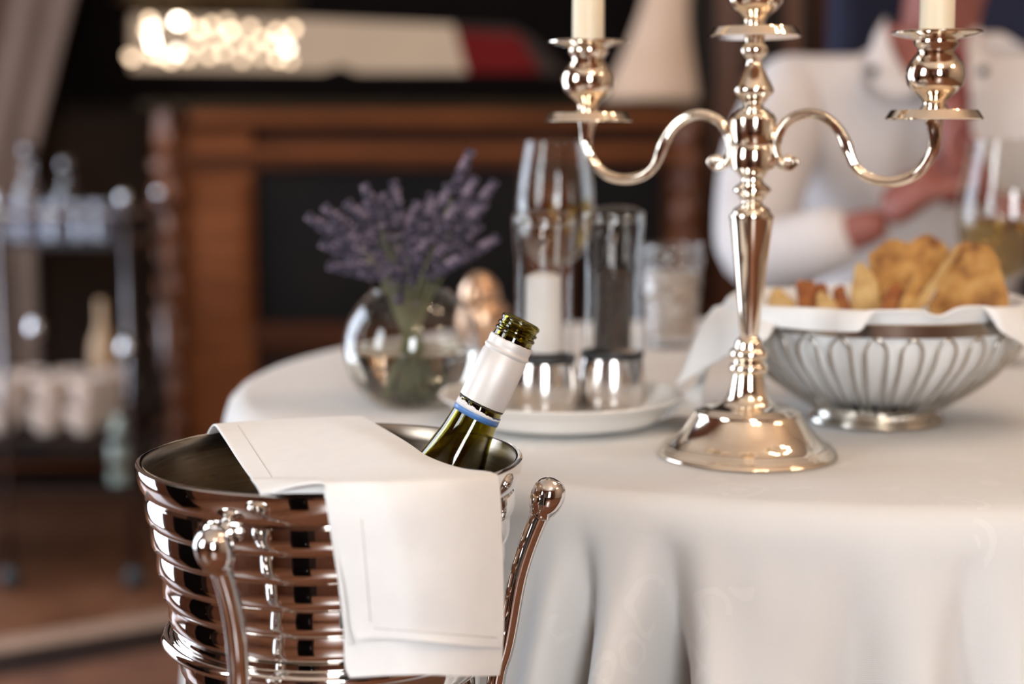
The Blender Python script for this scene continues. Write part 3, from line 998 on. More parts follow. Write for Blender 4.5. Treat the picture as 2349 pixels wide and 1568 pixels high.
for i, (px, py) in enumerate(tips):
    Yt = VY + random.uniform(-0.045, 0.05)
    tip = W(px, py, Yt)
    me, L = protos[i % 4]
    a = random.uniform(0, 2 * pi)
    dx = (tip.x - VX); dy = tip.y - VY
    neck = Vector((VX + dx * 0.22 + random.uniform(-.006, .006), VY + dy * 0.3, TZ + 0.099))
    foot = Vector((VX - dx * 0.20 + random.uniform(-.010, .010), VY - dy * 0.2 + random.uniform(-.008, .008), TZ + 0.012 + random.uniform(0, .01)))
    path = catmull([foot, neck, neck.lerp(tip, 0.5) + Vector((-dx * 0.03, 0, 0.003)), tip], 7)
    d = (path[-1] - path[-4]).normalized()
    rt = thing('lavender_sprig', 'dried purple lavender sprig in the round glass vase', 'flower', foot, 'lavender sprigs in the vase')
    end = tip - d * (L * 0.9)
    sp = [p for p in path if (p - tip).length > L * 0.95] + [end]
    MB().add(g_tube(sp, 0.0009, 6)).build('stem', STEMM, rt)
    o = bpy.data.objects.new('flower_spike', me); C.objects.link(o); o.parent = rt
    o.location = tip - foot
    o.rotation_euler = d.to_track_quat('Z', 'Y').to_euler()

# ============================================================ AMBER JAR behind the vase
jc = WZ(1108, 800, TZ)
AMB = pm('bronze_lustre_glass', (0.42, 0.24, 0.14), (0.80, 0.55, 0.38), rough=0.22, metal=0.75, scale=45, bump=0.6, bscale=60)
jz = lambda rows: LP(1108, jc.y, rows)
jar = thing('lidded_jar', 'small knobbly bronze-coloured jar with a round lid behind the lavender vase', 'jar', (jc.x, jc.y, TZ + 0.001))
jj = lambda k, a, r, h: (r * (1 + 0.06 * cos(12 * a + k * pi)), h)
sj = TZ + 0.0015 - jz([(1, 800)])[0][1]
lathe('jar_body', [(r, z + sj) for r, z in jz([(0, 800), (44, 800), (50, 790), (58, 765), (60, 740), (58, 715), (50, 698), (40, 690), (0, 690)])], (jc.x, jc.y, 0), AMB, jar, seg=72, jitter=jj)
lathe('lid', [(r, z + sj) for r, z in jz([(0, 690), (44, 689), (46, 680), (42, 660), (30, 640), (18, 628), (0, 624)])], (jc.x - 0.003, jc.y, 0), AMB, jar, seg=72, jitter=jj)

# ============================================================ GLASSES
CG = thin_glass('wine_glass_clear', (0.97, 0.965, 0.95), 0.0, 1.5, 1.1)
WW = thin_glass('white_wine', (0.86, 0.74, 0.42), 0.0, 1.33, 1.0)


def wine_glass(cx, Y, rows, wine_y, label, rimpy):
    c = W(cx, 600, Y)
    t = thing('wine_glass', label, 'glass', (c.x, c.y, TZ + 0.001), 'wine glasses on the table')
    bowl = LP(cx, Y, rows)
    zb = bowl[0][1]
    foot = [(0, TZ + 0.0012), (0.034, TZ + 0.0012), (0.0345, TZ + 0.002), (0.02, TZ + 0.004), (0.006, TZ + 0.009), (0.0035, TZ + 0.02), (0.0033, zb - 0.012), (0.005, zb - 0.003), (0, zb)]
    lathe('stem_and_foot', foot, (c.x, c.y, 0), CG, t, seg=48)
    sb = smooth_prof([(0, zb)] + bowl, 5)
    o = lathe('bowl', sb, (c.x, c.y, 0), CG, t, seg=72)
    solidify(o, 0.001, -1)
    wz = W(cx, wine_y, Y).z
    inner = [(max(0, r - 0.0016), z + 0.001) for r, z in sb if z < wz - 0.001]
    rr = inner[-1][0]
    lathe('wine', inner + [(rr, wz), (0, wz)], (c.x, c.y, 0), WW, t, seg=64)


wine_glass(1273, 1.52, [(20, 606), (50, 592), (74, 560), (87, 510), (89, 455), (83, 400), (74, 350), (69, 322)], 465, 'tall wine glass of pale wine behind the salt and pepper mills', 320)
wine_glass(2305, 1.62, [(22, 640), (62, 618), (98, 570), (113, 510), (110, 450), (100, 395), (90, 340), (86, 318)], 502, 'wine glass of white wine behind the bread basket', 318)

tcx, TY = 1538, 1.74
tc0 = WZ(tcx, 797, TZ); TY = tc0.y
CUTG = thin_glass('cut_glass', (0.90, 0.88, 0.86), 0.08, 1.6, 2.6, bump=1.0, bscale=120)
tmb = thing('cut_glass_tumbler', 'tall cut-glass tumbler with a raised pattern behind the pepper mill', 'glass', (tc0.x, TY, TZ + 0.001))
jt2 = lambda k, a, r, h: (r * (1 + 0.03 * cos(14 * a + (pi if k % 2 else 0))), h)
lathe('tumbler_wall', [(0, TZ + 0.0015)] + [(0.026 + 0.0009 * k, TZ + 0.0015 + 0.0112 * k) for k in range(11)], (tc0.x, TY, 0), CUTG, tmb, seg=84, jitter=jt2)
FROST = pm('etched_frosting', (0.48, 0.41, 0.35), (0.70, 0.62, 0.56), rough=0.4, scale=90, bump=0.8, bscale=120, spec=0.8)
etch = []
for k in range(1, 8):
    etch.append((0.0245 + 0.0008 * k, TZ + 0.004 + 0.0112 * k))
lathe('etched_sleeve', [(0, etch[0][1] - .004)] + etch, (tc0.x, TY, 0), FROST, tmb, seg=84, jitter=jt2)

# ============================================================ BREAD BASKET
b0 = WZ(2006, 966, TZ)
QX, QY = b0.x, b0.y
bk_ = thing('wire_basket', 'silver wire bread basket on a round foot lined with white linen', 'basket', (QX, QY, TZ + 0.001))
q0 = LP(2008, QY, [(330, 710), (327, 740), (316, 780), (292, 816), (258, 852), (222, 880), (186, 904), (152, 924), (140, 930)])
lathe('foot', [(0, TZ + 0.0013), (0.0535, TZ + 0.0013), (0.0545, TZ + 0.003), (0.0535, TZ + 0.0055), (0.049, TZ + 0.0075), (0.0475, TZ + 0.011), (0.0495, TZ + 0.0135), (0.0500, TZ + 0.0155), (0.048, q0[-1][1] + .002), (0, q0[-1][1] + .002)],
      (QX, QY, 0), WIRE, bk_, seg=96)
band = [(q0[0][0] - 0.0006, q0[0][1] + 0.0008), (q0[0][0], q0[0][1]), (q0[1][0] + .0002, q0[1][1] + .001), (q0[1][0] - .0010, q0[1][1] + .001), (q0[0][0] - 0.0014, q0[0][1]), (q0[0][0] - 0.0006, q0[0][1] + 0.0008)]
lathe('rim_band', list(reversed(band)), (QX, QY, 0), WIRE, bk_, seg=128)
rprof = catmull([Vector((r, z, 0)) for r, z in q0[1:]], 5)
NL = 27
for i in range(NL):
    a0 = 2 * pi * (i + 0.3) / NL
    wd = 2 * pi / NL * 0.30
    path = []
    for side in (-1, 1):
        seq = []
        for k2, p in enumerate(rprof):
            f = k2 / (len(rprof) - 1)
            aa2 = a0 + side * wd * (1.0 if k2 > 3 else sin(min(1, (k2 + 0.4) / 4.4) * pi / 2))
            rr = p.x + (0.0012 if f < 0.3 else 0.0)
            seq.append(Vector((QX + rr * cos(aa2), QY + rr * sin(aa2), p.y)))
        path += list(reversed(seq)) if side == -1 else seq
    MB().add(g_tube(path, 0.0010, 8)).build('wire_loop', WIRE, bk_)

# linen liner
ln = []
nA = 144


def nz(a, s=1.0, o=0.0):
    return noise.noise(Vector((cos(a) * s, sin(a) * s, o)))


lv, lf = [], []
levels = 22
rimr, rimzz = q0[0][0], q0[0][1]


def overhang(a):
    """how far the linen falls outside the rim at bearing a (0 = right, -90 = towards camera), metres"""
    d = math.degrees(a) % 360
    def bump(c, w): 
        x = ((d - c + 180) % 360 - 180) / w
        return math.exp(-x ** 4)
    return 0.005 * bump(232, 32) + 0.030 * bump(348, 40) + 0.02 * bump(120, 40) + 0.02 * bump(184, 26)


for i in range(nA):
    a = 2 * pi * i / nA
    ov = overhang(a)
    crest = rimzz + 0.0105 + 0.004 * nz(a, 1.6, 3) + (-0.006 * math.exp(-(((math.degrees(a) % 360) - 280) / 5) ** 2)) + 0.03 * ov
    pts = []
    for k in range(8):
        f = k / 7
        idx = int((1 - f) * (len(rprof) - 1))
        p = rprof[idx]
        rr = p.x - 0.0035 - 0.003 * max(0, nz(a, 9, k * 0.35)) - 0.004 * max(0, nz(a, 4, k * 0.5 + 9)) - (0.028 * (1 - f) ** 3)
        pts.append((rr, p.y + 0.001))
    pts.append((rimr - 0.006, rimzz - 0.001))
    pts.append((rimr - 0.005, rimzz + 0.006))
    pts.append((rimr - 0.002, crest))
    if ov > 0.004:
        pts.append((rimr + 0.005, crest - 0.002))
        pts.append((rimr + 0.007 + 0.10 * ov, rimzz - 0.15 * ov))
        pts.append((rimr + 0.006 + 0.30 * ov, rimzz - 0.6 * ov))
        pts.append((rimr + 0.006 + 0.40 * ov, rimzz - 1.0 * ov))
    else:
        for kk in range(4):
            pts.append((rimr - 0.002 + 0.0004 * kk, crest - 0.0006 * kk))
    for (r, z) in pts:
        lv.append(Vector((QX + r * cos(a), QY + r * sin(a), z)))
m = len(pts)
for i in range(nA):
    j = (i + 1) % nA
    for k2 in range(m - 1):
        lf.append((i * m + k2, j * m + k2, j * m + k2 + 1, i * m + k2 + 1))
# close the bottom with the first ring
lf.append(tuple(i * m for i in reversed(range(nA))))
lin = mk('bread_napkin', lv, lf, LINEN, loc=(QX, QY, TZ + 0.02))
tag(lin, 'crumpled white linen lining the wire bread basket and hanging over its rim', 'napkin')
solidify(lin, 0.001, 0, 1)
flap = rows_w([
    [(1790, 712, 1.235), (1735, 697, 1.25), (1690, 694, 1.27), (1640, 704, 1.29)],
    [(1780, 735, 1.205), (1725, 722, 1.225), (1672, 720, 1.25), (1615, 735, 1.275)],
    [(1772, 757, 1.188), (1712, 752, 1.205), (1655, 762, 1.235), (1590, 785, 1.262)],
    [(1765, 770, 1.180), (1700, 786, 1.195), (1640, 810, 1.228), (1572, 835, 1.255)],
    [(1755, 780, 1.177), (1690, 802, 1.190), (1630, 838, 1.222), (1550, 884, 1.25)],
])
vs, fs = grid(flap, 8, 8)
vs = [v + Vector((0, 1, 0)) * 0.004 * noise.noise(v * 25) for v in vs]
fl = mk('napkin_corner', vs, fs, LINEN, lin); solidify(fl, 0.001, 0)
flap2 = rows_w([
    [(1640, 800, 1.265), (1618, 812, 1.27), (1598, 826, 1.275)],
    [(1622, 850, 1.262), (1612, 856, 1.266), (1603, 862, 1.27)],
    [(1612, 900, 1.24), (1598, 895, 1.245), (1586, 892, 1.25)],
    [(1608, 948, 1.222), (1570, 925, 1.235), (1530, 935, 1.242)],
    [(1590, 958, 1.214), (1545, 952, 1.225), (1490, 972, 1.232)],
])
vs, fs = grid(flap2, 6, 8)
vs = [Vector((v.x, v.y, max(v.z, TZ + 0.003))) for v in vs]
fl2 = mk('trailing_hem', vs, fs, LINEN, lin); solidify(fl2, 0.0008, 0)

# crackers
BR = pm('toasted_flatbread', (0.16, 0.05, 0.012), (0.60, 0.36, 0.12), rough=0.75, scale=55, c3=(0.45, 0.22, 0.055), bump=0.6, bscale=120, detail=6)
BRD = pm('browned_flatbread', (0.12, 0.03, 0.008), (0.42, 0.16, 0.04), rough=0.75, scale=60, c3=(0.30, 0.09, 0.02), bump=0.6, bscale=120)
BRL = pm('pale_flatbread', (0.38, 0.20, 0.07), (0.68, 0.46, 0.20), rough=0.8, scale=50, c3=(0.56, 0.35, 0.13), bump=0.6, bscale=120)


def cracker(poly, Y0, lean, twist, mat, label, th=0.0045):
    zc = sum(W(x, y, Y0).z for x, y in poly) / len(poly)
    xc = sum(W(x, y, Y0).x for x, y in poly) / len(poly)
    P0 = []
    n = len(poly)
    dense = []
    for i in range(n):
        a, b = poly[i], poly[(i + 1) % n]
        for k in range(5):
            f = k / 5
            dense.append((a[0] + (b[0] - a[0]) * f + random.uniform(-1.6, 1.6), a[1] + (b[1] - a[1]) * f + random.uniform(-1.6, 1.6)))
    for (x, y) in dense:
        p = W(x, y, Y0)
        Yp = Y0 + lean * (p.z - zc) + twist * (p.x - xc)
        P0.append(W(x, y, Yp))
    cen = sum(P0, Vector()) / len(P0)
    nrm = Vector((-twist, 1, -lean)).normalized()
    vsx, fsx = [], []
    layers = [(0.86, -th * 0.5), (0.97, -th * 0.46), (1.0, 0), (0.97, th * 0.46), (0.86, th * 0.5)]
    m = len(P0)
    for s, h in layers:
        for p in P0:
            q = cen + (p - cen) * s
            vsx.append(q + nrm * (h + 0.0016 * noise.noise(q * 60 + Vector((0, 0, xc * 90)))))
    for L in range(len(layers) - 1):
        for i in range(m):
            j = (i + 1) % m
            fsx.append((L * m + i, L * m + j, (L + 1) * m + j, (L + 1) * m + i))
    for L, flip in ((0, True), (len(layers) - 1, False)):
        prev = list(range(L * m, L * m + m))
        for s in (0.6, 0.3):
            st = len(vsx)
            for p in P0:
                q = cen + (p - cen) * s * 0.86 / 0.86
                h = layers[L][1]
                vsx.append(q + nrm * (h + 0.0022 * noise.noise(q * 70 + Vector((0, 0, xc * 90)))))
            cur = list(range(st, st + m))
            for i in range(m):
                j = (i + 1) % m
                f = (prev[i], prev[j], cur[j], cur[i])
                fsx.append(f if not flip else tuple(reversed(f)))
            prev = cur
        vsx.append(cen + nrm * layers[L][1])
        for i in range(m):
            f = (prev[i], prev[(i + 1) % m], len(vsx) - 1)
            fsx.append(f if not flip else tuple(reversed(f)))
    o = mk('flatbread', vsx, fsx, mat, loc=cen)
    tag(o, label, 'bread', 'flatbread pieces in the basket')
    bm = bmesh.new(); bm.from_mesh(o.data); bmesh.ops.recalc_face_normals(bm, faces=bm.faces); bm.to_mesh(o.data); bm.free()
    return o


def c8(pts):
    return [(1660 + x / 3.41, 500 + y / 3.41) for x, y in pts]


cracker(c8([(1130, 290), (1200, 230), (1290, 165), (1370, 175), (1440, 200), (1520, 150), (1600, 120), (1690, 170), (1770, 250), (1720, 400), (1560, 620), (1500, 790), (1240, 790), (1180, 560)]), 1.315, 0.35, 0.25, BR, 'large bubbly flatbread with a dark hole at the back of the basket')
cracker(c8([(1830, 210), (1900, 180), (2000, 200), (2090, 215), (2150, 340), (2200, 500), (2235, 640), (2260, 800), (2000, 830), (1620, 800), (1590, 690), (1700, 480)]), 1.268, 0.45, -0.35, BR, 'large toasted triangular flatbread nearest the man in white')
cracker(c8([(1830, 200), (1855, 225), (1700, 480), (1560, 700), (1400, 790), (1380, 760), (1560, 590), (1700, 390)]), 1.262, 0.3, 0.5, BRL, 'narrow pale flatbread strip leaning between the two large pieces')
cracker(c8([(1010, 480), (1030, 370), (1070, 340), (1130, 390), (1200, 500), (1240, 690), (1240, 800), (1010, 800), (985, 640)]), 1.29, 0.2, -0.3, BRL, 'pale rounded flatbread upright beside the large bubbly one')
cracker(c8([(1230, 700), (1270, 590), (1310, 525), (1370, 515), (1400, 580), (1370, 660), (1310, 790), (1230, 790)]), 1.252, 0.3, 0.2, BRD, 'small dark brown flatbread shard in front of the big pieces', 0.006)
cracker(c8([(1380, 700), (1420, 570), (1500, 435), (1545, 480), (1560, 560), (1480, 680), (1400, 800), (1370, 790)]), 1.243, 0.35, 0.3, BR, 'narrow flatbread stick leaning right beside the dark brown shard', 0.006)
cracker(c8([(345, 780), (350, 640), (385, 560), (435, 545), (500, 610), (560, 650), (560, 780)]), 1.285, 0.2, 0.1, BRL, 'small pale flatbread corner peeping out next to the candelabra stem')
cracker(c8([(575, 790), (580, 640), (560, 500), (620, 480), (700, 495), (730, 560), (740, 700), (735, 790)]), 1.29, 0.15, 0.2, BRD, 'orange-brown squarish flatbread standing upright')
cracker(c8([(720, 790), (725, 600), (760, 570), (830, 610), (890, 670), (920, 790)]), 1.27, 0.2, -0.1, BRL, 'low pale flatbread beside the orange-brown square one')
cracker(c8([(880, 790), (860, 640), (850, 570), (900, 520), (950, 530), (965, 610), (1000, 690), (1000, 790)]), 1.29, 0.2, -0.2, BRD, 'small browned flatbread left of the pale rounded piece')
cracker(c8([(720, 640), (720, 520), (780, 500), (810, 560), (820, 690), (740, 700)]), 1.305, 0.2, 0.2, BRD, 'tiny dark-edged flatbread crumb behind the low pale one')

# ============================================================ PERSON
SKIN = pm('skin', (0.24, 0.075, 0.06), (0.32, 0.11, 0.085), rough=0.5, scale=25, sss=0.15)
SHIRT = pm('white_shirt', (0.60, 0.565, 0.56), (0.67, 0.63, 0.62), rough=0.85, scale=12, bump=0.5, bscale=12)
TROU = pm('dark_trousers', (0.02, 0.02, 0.03), (0.04, 0.04, 0.05), rough=0.9, scale=40)
REDT = pm('dark_red_tie', (0.13, 0.018, 0.02), (0.19, 0.03, 0.032), rough=0.6, scale=60)
HAIR = pm('dark_hair', (0.02, 0.012, 0.008), (0.05, 0.03, 0.02), rough=0.6, scale=90, stretch=(1, 1, 5), bump=0.8)
BTN = pm('dark_button', (0.03, 0.02, 0.02), (0.05, 0.03, 0.03), rough=0.4, scale=40)


def skin_obj(name, nodes, edges, mat, parent, sub=2, root=0):
    me = bpy.data.meshes.new(name)
    off = Vector((0, 0, 0)); p = parent
    while p is not None:
        off = off + p.location; p = p.parent
    me.from_pydata([tuple(Vector(n[0]) - off) for n in nodes], edges, [])
    me.materials.append(mat)
    o = bpy.data.objects.new(name, me); C.objects.link(o); o.parent = parent
    o.modifiers.new('skin', 'SKIN').use_smooth_shade = True
    for i, n in enumerate(nodes):
        r = n[1]
        me.skin_vertices[0].data[i].radius = r if hasattr(r, '__len__') else (r, r)
        me.skin_vertices[0].data[i].use_root = (i == root)
    s = o.modifiers.new('sub', 'SUBSURF'); s.levels = sub; s.render_levels = sub
    return o


MX, MY = 0.625, 2.42
person = thing('person', 'man in a white open-collared shirt sitting across the table with hands clasped', 'person', (MX, MY, 0))
hip = (MX, 2.56, 0.50)
shR, shL = Vector((MX - 0.215, MY - 0.02, 1.045)), Vector((MX + 0.215, MY - 0.02, 1.045))
elR, elL = Vector((0.318, 2.16, 0.808)), Vector((0.95, 2.16, 0.808))
haR, haL = W(2040, 505, 2.06), W(2262, 470, 2.06)
nodes = [((MX, 2.56, 0.52), (0.12, 0.09)), ((MX, 2.53, 0.68), (0.11, 0.08)), ((MX, 2.47, 0.86), (0.11, 0.075)), ((MX, MY + .02, 1.00), (0.10, 0.065)), ((MX, MY + 0.01, 1.10), 0.060), ((MX, MY - 0.03, 1.16), 0.055),
         ((MX + 0.005, MY - 0.05, 1.215), (0.070, 0.085)), ((MX + 0.005, MY - 0.045, 1.28), (0.078, 0.095)), ((MX + 0.005, MY - 0.035, 1.345), (0.060, 0.075)),
         (shR + Vector((.02, 0, -.02)), 0.036), (elR, 0.034), (haR, 0.024), (shL + Vector((-.02, 0, -.02)), 0.036), (elL, 0.034), (haL, 0.024),
         ((MX - 0.1, 2.5, 0.52), 0.085), ((MX - 0.14, 2.27, 0.52), 0.06), ((MX - 0.14, 2.25, 0.1), 0.045), ((MX - 0.14, 2.17, 0.045), 0.035),
         ((MX + 0.1, 2.5, 0.52), 0.085), ((MX + 0.14, 2.27, 0.52), 0.06), ((MX + 0.14, 2.25, 0.1), 0.045), ((MX + 0.14, 2.17, 0.045), 0.035)]
edges = [(0, 1), (1, 2), (2, 3), (3, 4), (4, 5), (5, 6), (6, 7), (7, 8), (3, 9), (9, 10), (10, 11), (3, 12), (12, 13), (13, 14), (0, 15), (15, 16), (16, 17), (17, 18), (0, 19), (19, 20), (20, 21), (21, 22)]
skin_obj('body', nodes, edges, SKIN, person)
shirt = [((MX, 2.55, 0.54), (0.17, 0.13)), ((MX, 2.52, 0.70), (0.165, 0.125)), ((MX, 2.46, 0.87), (0.18, 0.13)), ((MX, MY + 0.005, 1.00), (0.175, 0.125)), ((MX, MY + 0.015, 1.085), (0.115, 0.085)), ((MX, MY + 0.02, 1.135), (0.082, 0.072)),
         (shR + Vector((0, 0, -0.012)), 0.078), ((shR + elR) / 2 + Vector((-0.012, 0, 0)), 0.068), (elR, 0.058), ((elR + haR) / 2, 0.050), (haR - (haR - elR) * 0.20, 0.040),
         (shL + Vector((0, 0, -0.012)), 0.078), ((shL + elL) / 2 + Vector((0.012, 0, 0)), 0.066), (elL, 0.058), ((elL + haL) / 2, 0.050), (haL - (haL - elL) * 0.20, 0.040)]
se = [(0, 1), (1, 2), (2, 3), (3, 4), (4, 5), (3, 6), (6, 7), (7, 8), (8, 9), (9, 10), (3, 11), (11, 12), (12, 13), (13, 14), (14, 15)]
so = skin_obj('shirt', shirt, se, SHIRT, person)
so['label'] = 'white shirt with rolled folds at the elbows'
tr = [((MX, 2.56, 0.52), (0.17, 0.13)), ((MX - 0.1, 2.5, 0.52), 0.1), ((MX - 0.14, 2.27, 0.52), 0.075), ((MX - 0.14, 2.25, 0.12), 0.06), ((MX + 0.1, 2.5, 0.52), 0.1), ((MX + 0.14, 2.27, 0.52), 0.075), ((MX + 0.14, 2.25, 0.12), 0.06)]
skin_obj('trousers', tr, [(0, 1), (1, 2), (2, 3), (0, 4), (4, 5), (5, 6)], TROU, person)
# collar, placket, tie, skin of the open neck
for sgn in (-1, 1):
    pts = rows_w([[(2130 + sgn * 98, 40, 2.40), (2130 + sgn * 112, 62, 2.375), (2130 + sgn * 122, 84, 2.36)],
                  [(2130 + sgn * 86, 110, 2.315), (2130 + sgn * 112, 128, 2.308), (2130 + sgn * 138, 138, 2.312)],
                  [(2130 + sgn * 58, 165, 2.292), (2130 + sgn * 92, 182, 2.288), (2130 + sgn * 132, 176, 2.294)],
                  [(2130 + sgn * 26, 205, 2.284), (2130 + sgn * 66, 226, 2.282), (2130 + sgn * 118, 206, 2.288)]])
    v, f = grid(pts, 6, 6)
    solidify(mk('collar', v, f, SHIRT, person), 0.004, 0)
    bpp = W(2130 + sgn * 126, 162, 2.286)
    MB().add(g_ball(bpp, 0.0075, 16, 10)).build('button', BTN, person)
v, f = grid(rows_w([[(2030, 60, 2.37), (2130, 70, 2.335), (2230, 60, 2.37)], [(2055, 130, 2.33), (2130, 140, 2.300), (2205, 130, 2.33)], [(2100, 205, 2.29), (2130, 212, 2.284), (2160, 205, 2.29)]]), 8, 8)
solidify(mk('open_neck', v, f, SKIN, person), 0.006, 0)
v, f = grid(rows_w([[(2150, 120, 2.295), (2185, 110, 2.292), (2218, 118, 2.295)], [(2160, 220, 2.28), (2190, 220, 2.275), (2222, 220, 2.28)], [(2155, 330, 2.272), (2190, 330, 2.266), (2228, 330, 2.272)], [(2165, 470, 2.275), (2195, 470, 2.27), (2225, 470, 2.275)]]), 6, 8)
solidify(mk('necktie', v, f, REDT, person), 0.006, 0)
# head details
MB().add(g_ball((MX + .005, MY - 0.035, 1.315), 0.092, 24, 16, stretch=1.05)).build('hair', HAIR, person)
MB().add(g_ball((MX + .005, MY - 0.150, 1.262), 0.012, 16, 10, stretch=1.8)).build('nose', SKIN, person)
EYE = pm('eye_white', (0.6, 0.58, 0.55), (0.65, 0.62, 0.6), rough=0.3, scale=20)
LIPS = pm('lips', (0.35, 0.1, 0.09), (0.4, 0.13, 0.12), rough=0.5, scale=20)
for sg in (-1, 1):
    MB().add(g_ball((MX + .005 + sg * 0.032, MY - 0.125, 1.285), 0.011, 16, 10)).build('eye', EYE, person)
    MB().add(g_ball((MX + .005 + sg * 0.082, MY - 0.04, 1.275), 0.016, 16, 10, stretch=1.9)).build('ear', SKIN, person)
MB().add(g_ball((MX + .005, MY - 0.133, 1.225), 0.009, 16, 10, axis=(1, 0, 0), stretch=2.2)).build('mouth', LIPS, person)


def hand(wrist, palm, dirn, side, name):
    """clasped hand: palm block, four curled fingers, thumb; side = +1/-1 across"""
    d = Vector(dirn).normalized(); s = Vector(side).normalized(); n = d.cross(s).normalized()
    nd = [(wrist, (0.024, 0.020)), (wrist + d * 0.03, (0.032, 0.018)), (wrist + d * 0.06, (0.038, 0.018)), (wrist + d * 0.085, (0.036, 0.015))]
    ed = [(0, 1), (1, 2), (2, 3)]
    for k, (off, ln) in enumerate([(-0.030, 0.060), (-0.010, 0.072), (0.011, 0.068), (0.030, 0.052)]):
        b = len(nd)
        r0 = wrist + d * 0.082 + s * off
        nd += [(r0, 0.0105), (r0 + d * ln * 0.42 + n * 0.006, 0.0095), (r0 + d * ln * 0.72 + n * 0.022, 0.0088), (r0 + d * ln * 0.80 + n * 0.040, 0.0078)]
        ed += [(3, b), (b, b + 1), (b + 1, b + 2), (b + 2, b + 3)]
    b = len(nd)
    nd += [(wrist + d * 0.03 - s * 0.034, 0.013), (wrist + d * 0.055 - s * 0.050 + n * 0.012, 0.0112), (wrist + d * 0.080 - s * 0.050 + n * 0.024, 0.0095)]
    ed += [(1, b), (b, b + 1), (b + 1, b + 2)]
    skin_obj(name, nd, ed, SKIN, person, sub=2)


hand(haR - Vector((0.004, 0, 0.004)), None, Vector((0.60, -0.10, 0.55)), Vector((0.3, -0.8, -0.4)), 'hand')
hand(haL + Vector((0.004, 0, -0.004)), None, Vector((-0.50, -0.04, 0.70)), Vector((-0.2, -0.9, -0.3)), 'hand')

NAVY = pm('navy_upholstery', (0.004, 0.006, 0.024), (0.008, 0.011, 0.04), rough=0.85, scale=60, bump=0.3)
ch = thing('dining_chair', 'high-backed navy upholstered chair behind the man in white', 'chair', (0.80, 2.75, 0))
bx = box('backrest', (0.555, 2.84, 0.42), (1.08, 2.92, 1.30), NAVY, ch, 0.03)
box('seat', (0.38, 2.45, 0.33), (0.90, 2.80, 0.385), NAVY, ch, 0.02)
for x in (0.40, 0.86):
    for y in (2.48, 2.80):
        box('leg', (x, y, 0), (x + 0.035, y + 0.035, 0.335), DARKW, ch)

# ============================================================ SIDEBOARD AT THE BACK WALL
SY = 4.0


def sb(px0, py0, px1, py1, y0, y1):
    a = W(px0, py1, SY); b = W(px1, py0, SY)
    return (a.x, y0, a.z), (b.x, y1, b.z)


side = thing('sideboard', 'carved mahogany sideboard with dark door panels against the back wall', 'sideboard', (W(960, 600, SY).x, SY + 0.2, 0))
xl, xr = W(338, 300, SY).x, W(1604, 300, SY).x
ztop = W(500, 232, SY).z
box('carcass', (xl + 0.02, SY + 0.03, 0.08), (xr - 0.02, SY + 0.42, ztop - 0.02), WOOD, side)
box('plinth', (xl - 0.01, SY - 0.01, 0.0), (xr + 0.01, SY + 0.42, 0.08), DARKW, side, 0.006)
box('top_board', (xl - 0.01, SY - 0.05, ztop - 0.022), (xr + 0.03, SY + 0.44, ztop), pm('olive_stained_top', (0.018, 0.010, 0.003), (0.03, 0.018, 0.006), rough=0.6, scale=5, spec=0.15), side, 0.008)
for (ya, yb, dy) in ((250, 285, -0.035), (285, 300, -0.015), (335, 362, -0.025), (362, 388, -0.012)):
    lo, hi = sb(440, ya, 1560, yb, SY + dy, SY + 0.03)
    box('cornice', lo, hi, WOODL if dy < -0.02 else WOOD, side, 0.006)
for (xa, xb) in ((436, 578), (1196, 1320), (1520, 1560)):
    lo, hi = sb(xa, 300, xb, 1150, SY + 0.0, SY + 0.03)
    box('stile', lo, hi, WOODL if xa < 500 else WOOD, side, 0.006)
    lo, hi = sb(xa + 30, 420, xb - 14, 740, SY - 0.014, SY + 0.0)
    box('raised_moulding', lo, hi, WOODL, side, 0.006)
for (xa, xb) in ((578, 1196), (1320, 1520)):
    lo, hi = sb(xa, 390, xb, 742, SY + 0.018, SY + 0.032)
    dpn = box('door_panel', lo, hi, pm('dark_panel', (0.003, 0.003, 0.0035), (0.009, 0.006, 0.005), rough=0.6, scale=3, spec=0.12), side)
    lo, hi = sb(xa, 742, xb, 800, SY - 0.005, SY + 0.03)
    box('rail', lo, hi, WOOD, side, 0.006)
    lo, hi = sb(xa + 10, 820, xb - 10, 1130, SY + 0.012, SY + 0.03)
    box('drawer_front', lo, hi, DARKW, side, 0.004)
for cxp in (386, 1582):
    x0 = W(cxp, 300, SY).x
    prof = []
    z = 0.085
    rnd = random.Random(cxp)
    while z < ztop - 0.04:
        hgt = rnd.choice([0.05, 0.07, 0.09]); r = rnd.uniform(0.034, 0.046)
        prof += [(r * 0.6, z), (r * 0.95, z + hgt * 0.25), (r, z + hgt * 0.5), (r * 0.9, z + hgt * 0.8)]
        z += hgt
    prof = [(0, 0.08)] + [p for p in prof if p[1] < ztop - 0.025] + [(0.03, ztop - 0.023), (0, ztop - 0.023)]
    cp = lathe('carved_column', prof, (x0, SY - 0.002, 0), pm('carved_wood', (0.07, 0.02, 0.007), (0.22, 0.075, 0.028), rough=0.45, scale=25, bump=0.8, bscale=60), side, seg=32,
               jitter=lambda k, a, r, h: (r * (1 + 0.12 * cos(6 * a + k)), h))

# black panel on the sideboard; bright reflections put in as glowing shapes
PNLY = 4.30
tv = thing('black_panel', 'wide black panel above the sideboard with a cream and a red reflection put in as glow', 'black_panel', (W(760, 200, PNLY).x, PNLY, ztop))


def pnlp(px, py, y=PNLY):
    return W(px, py, y)


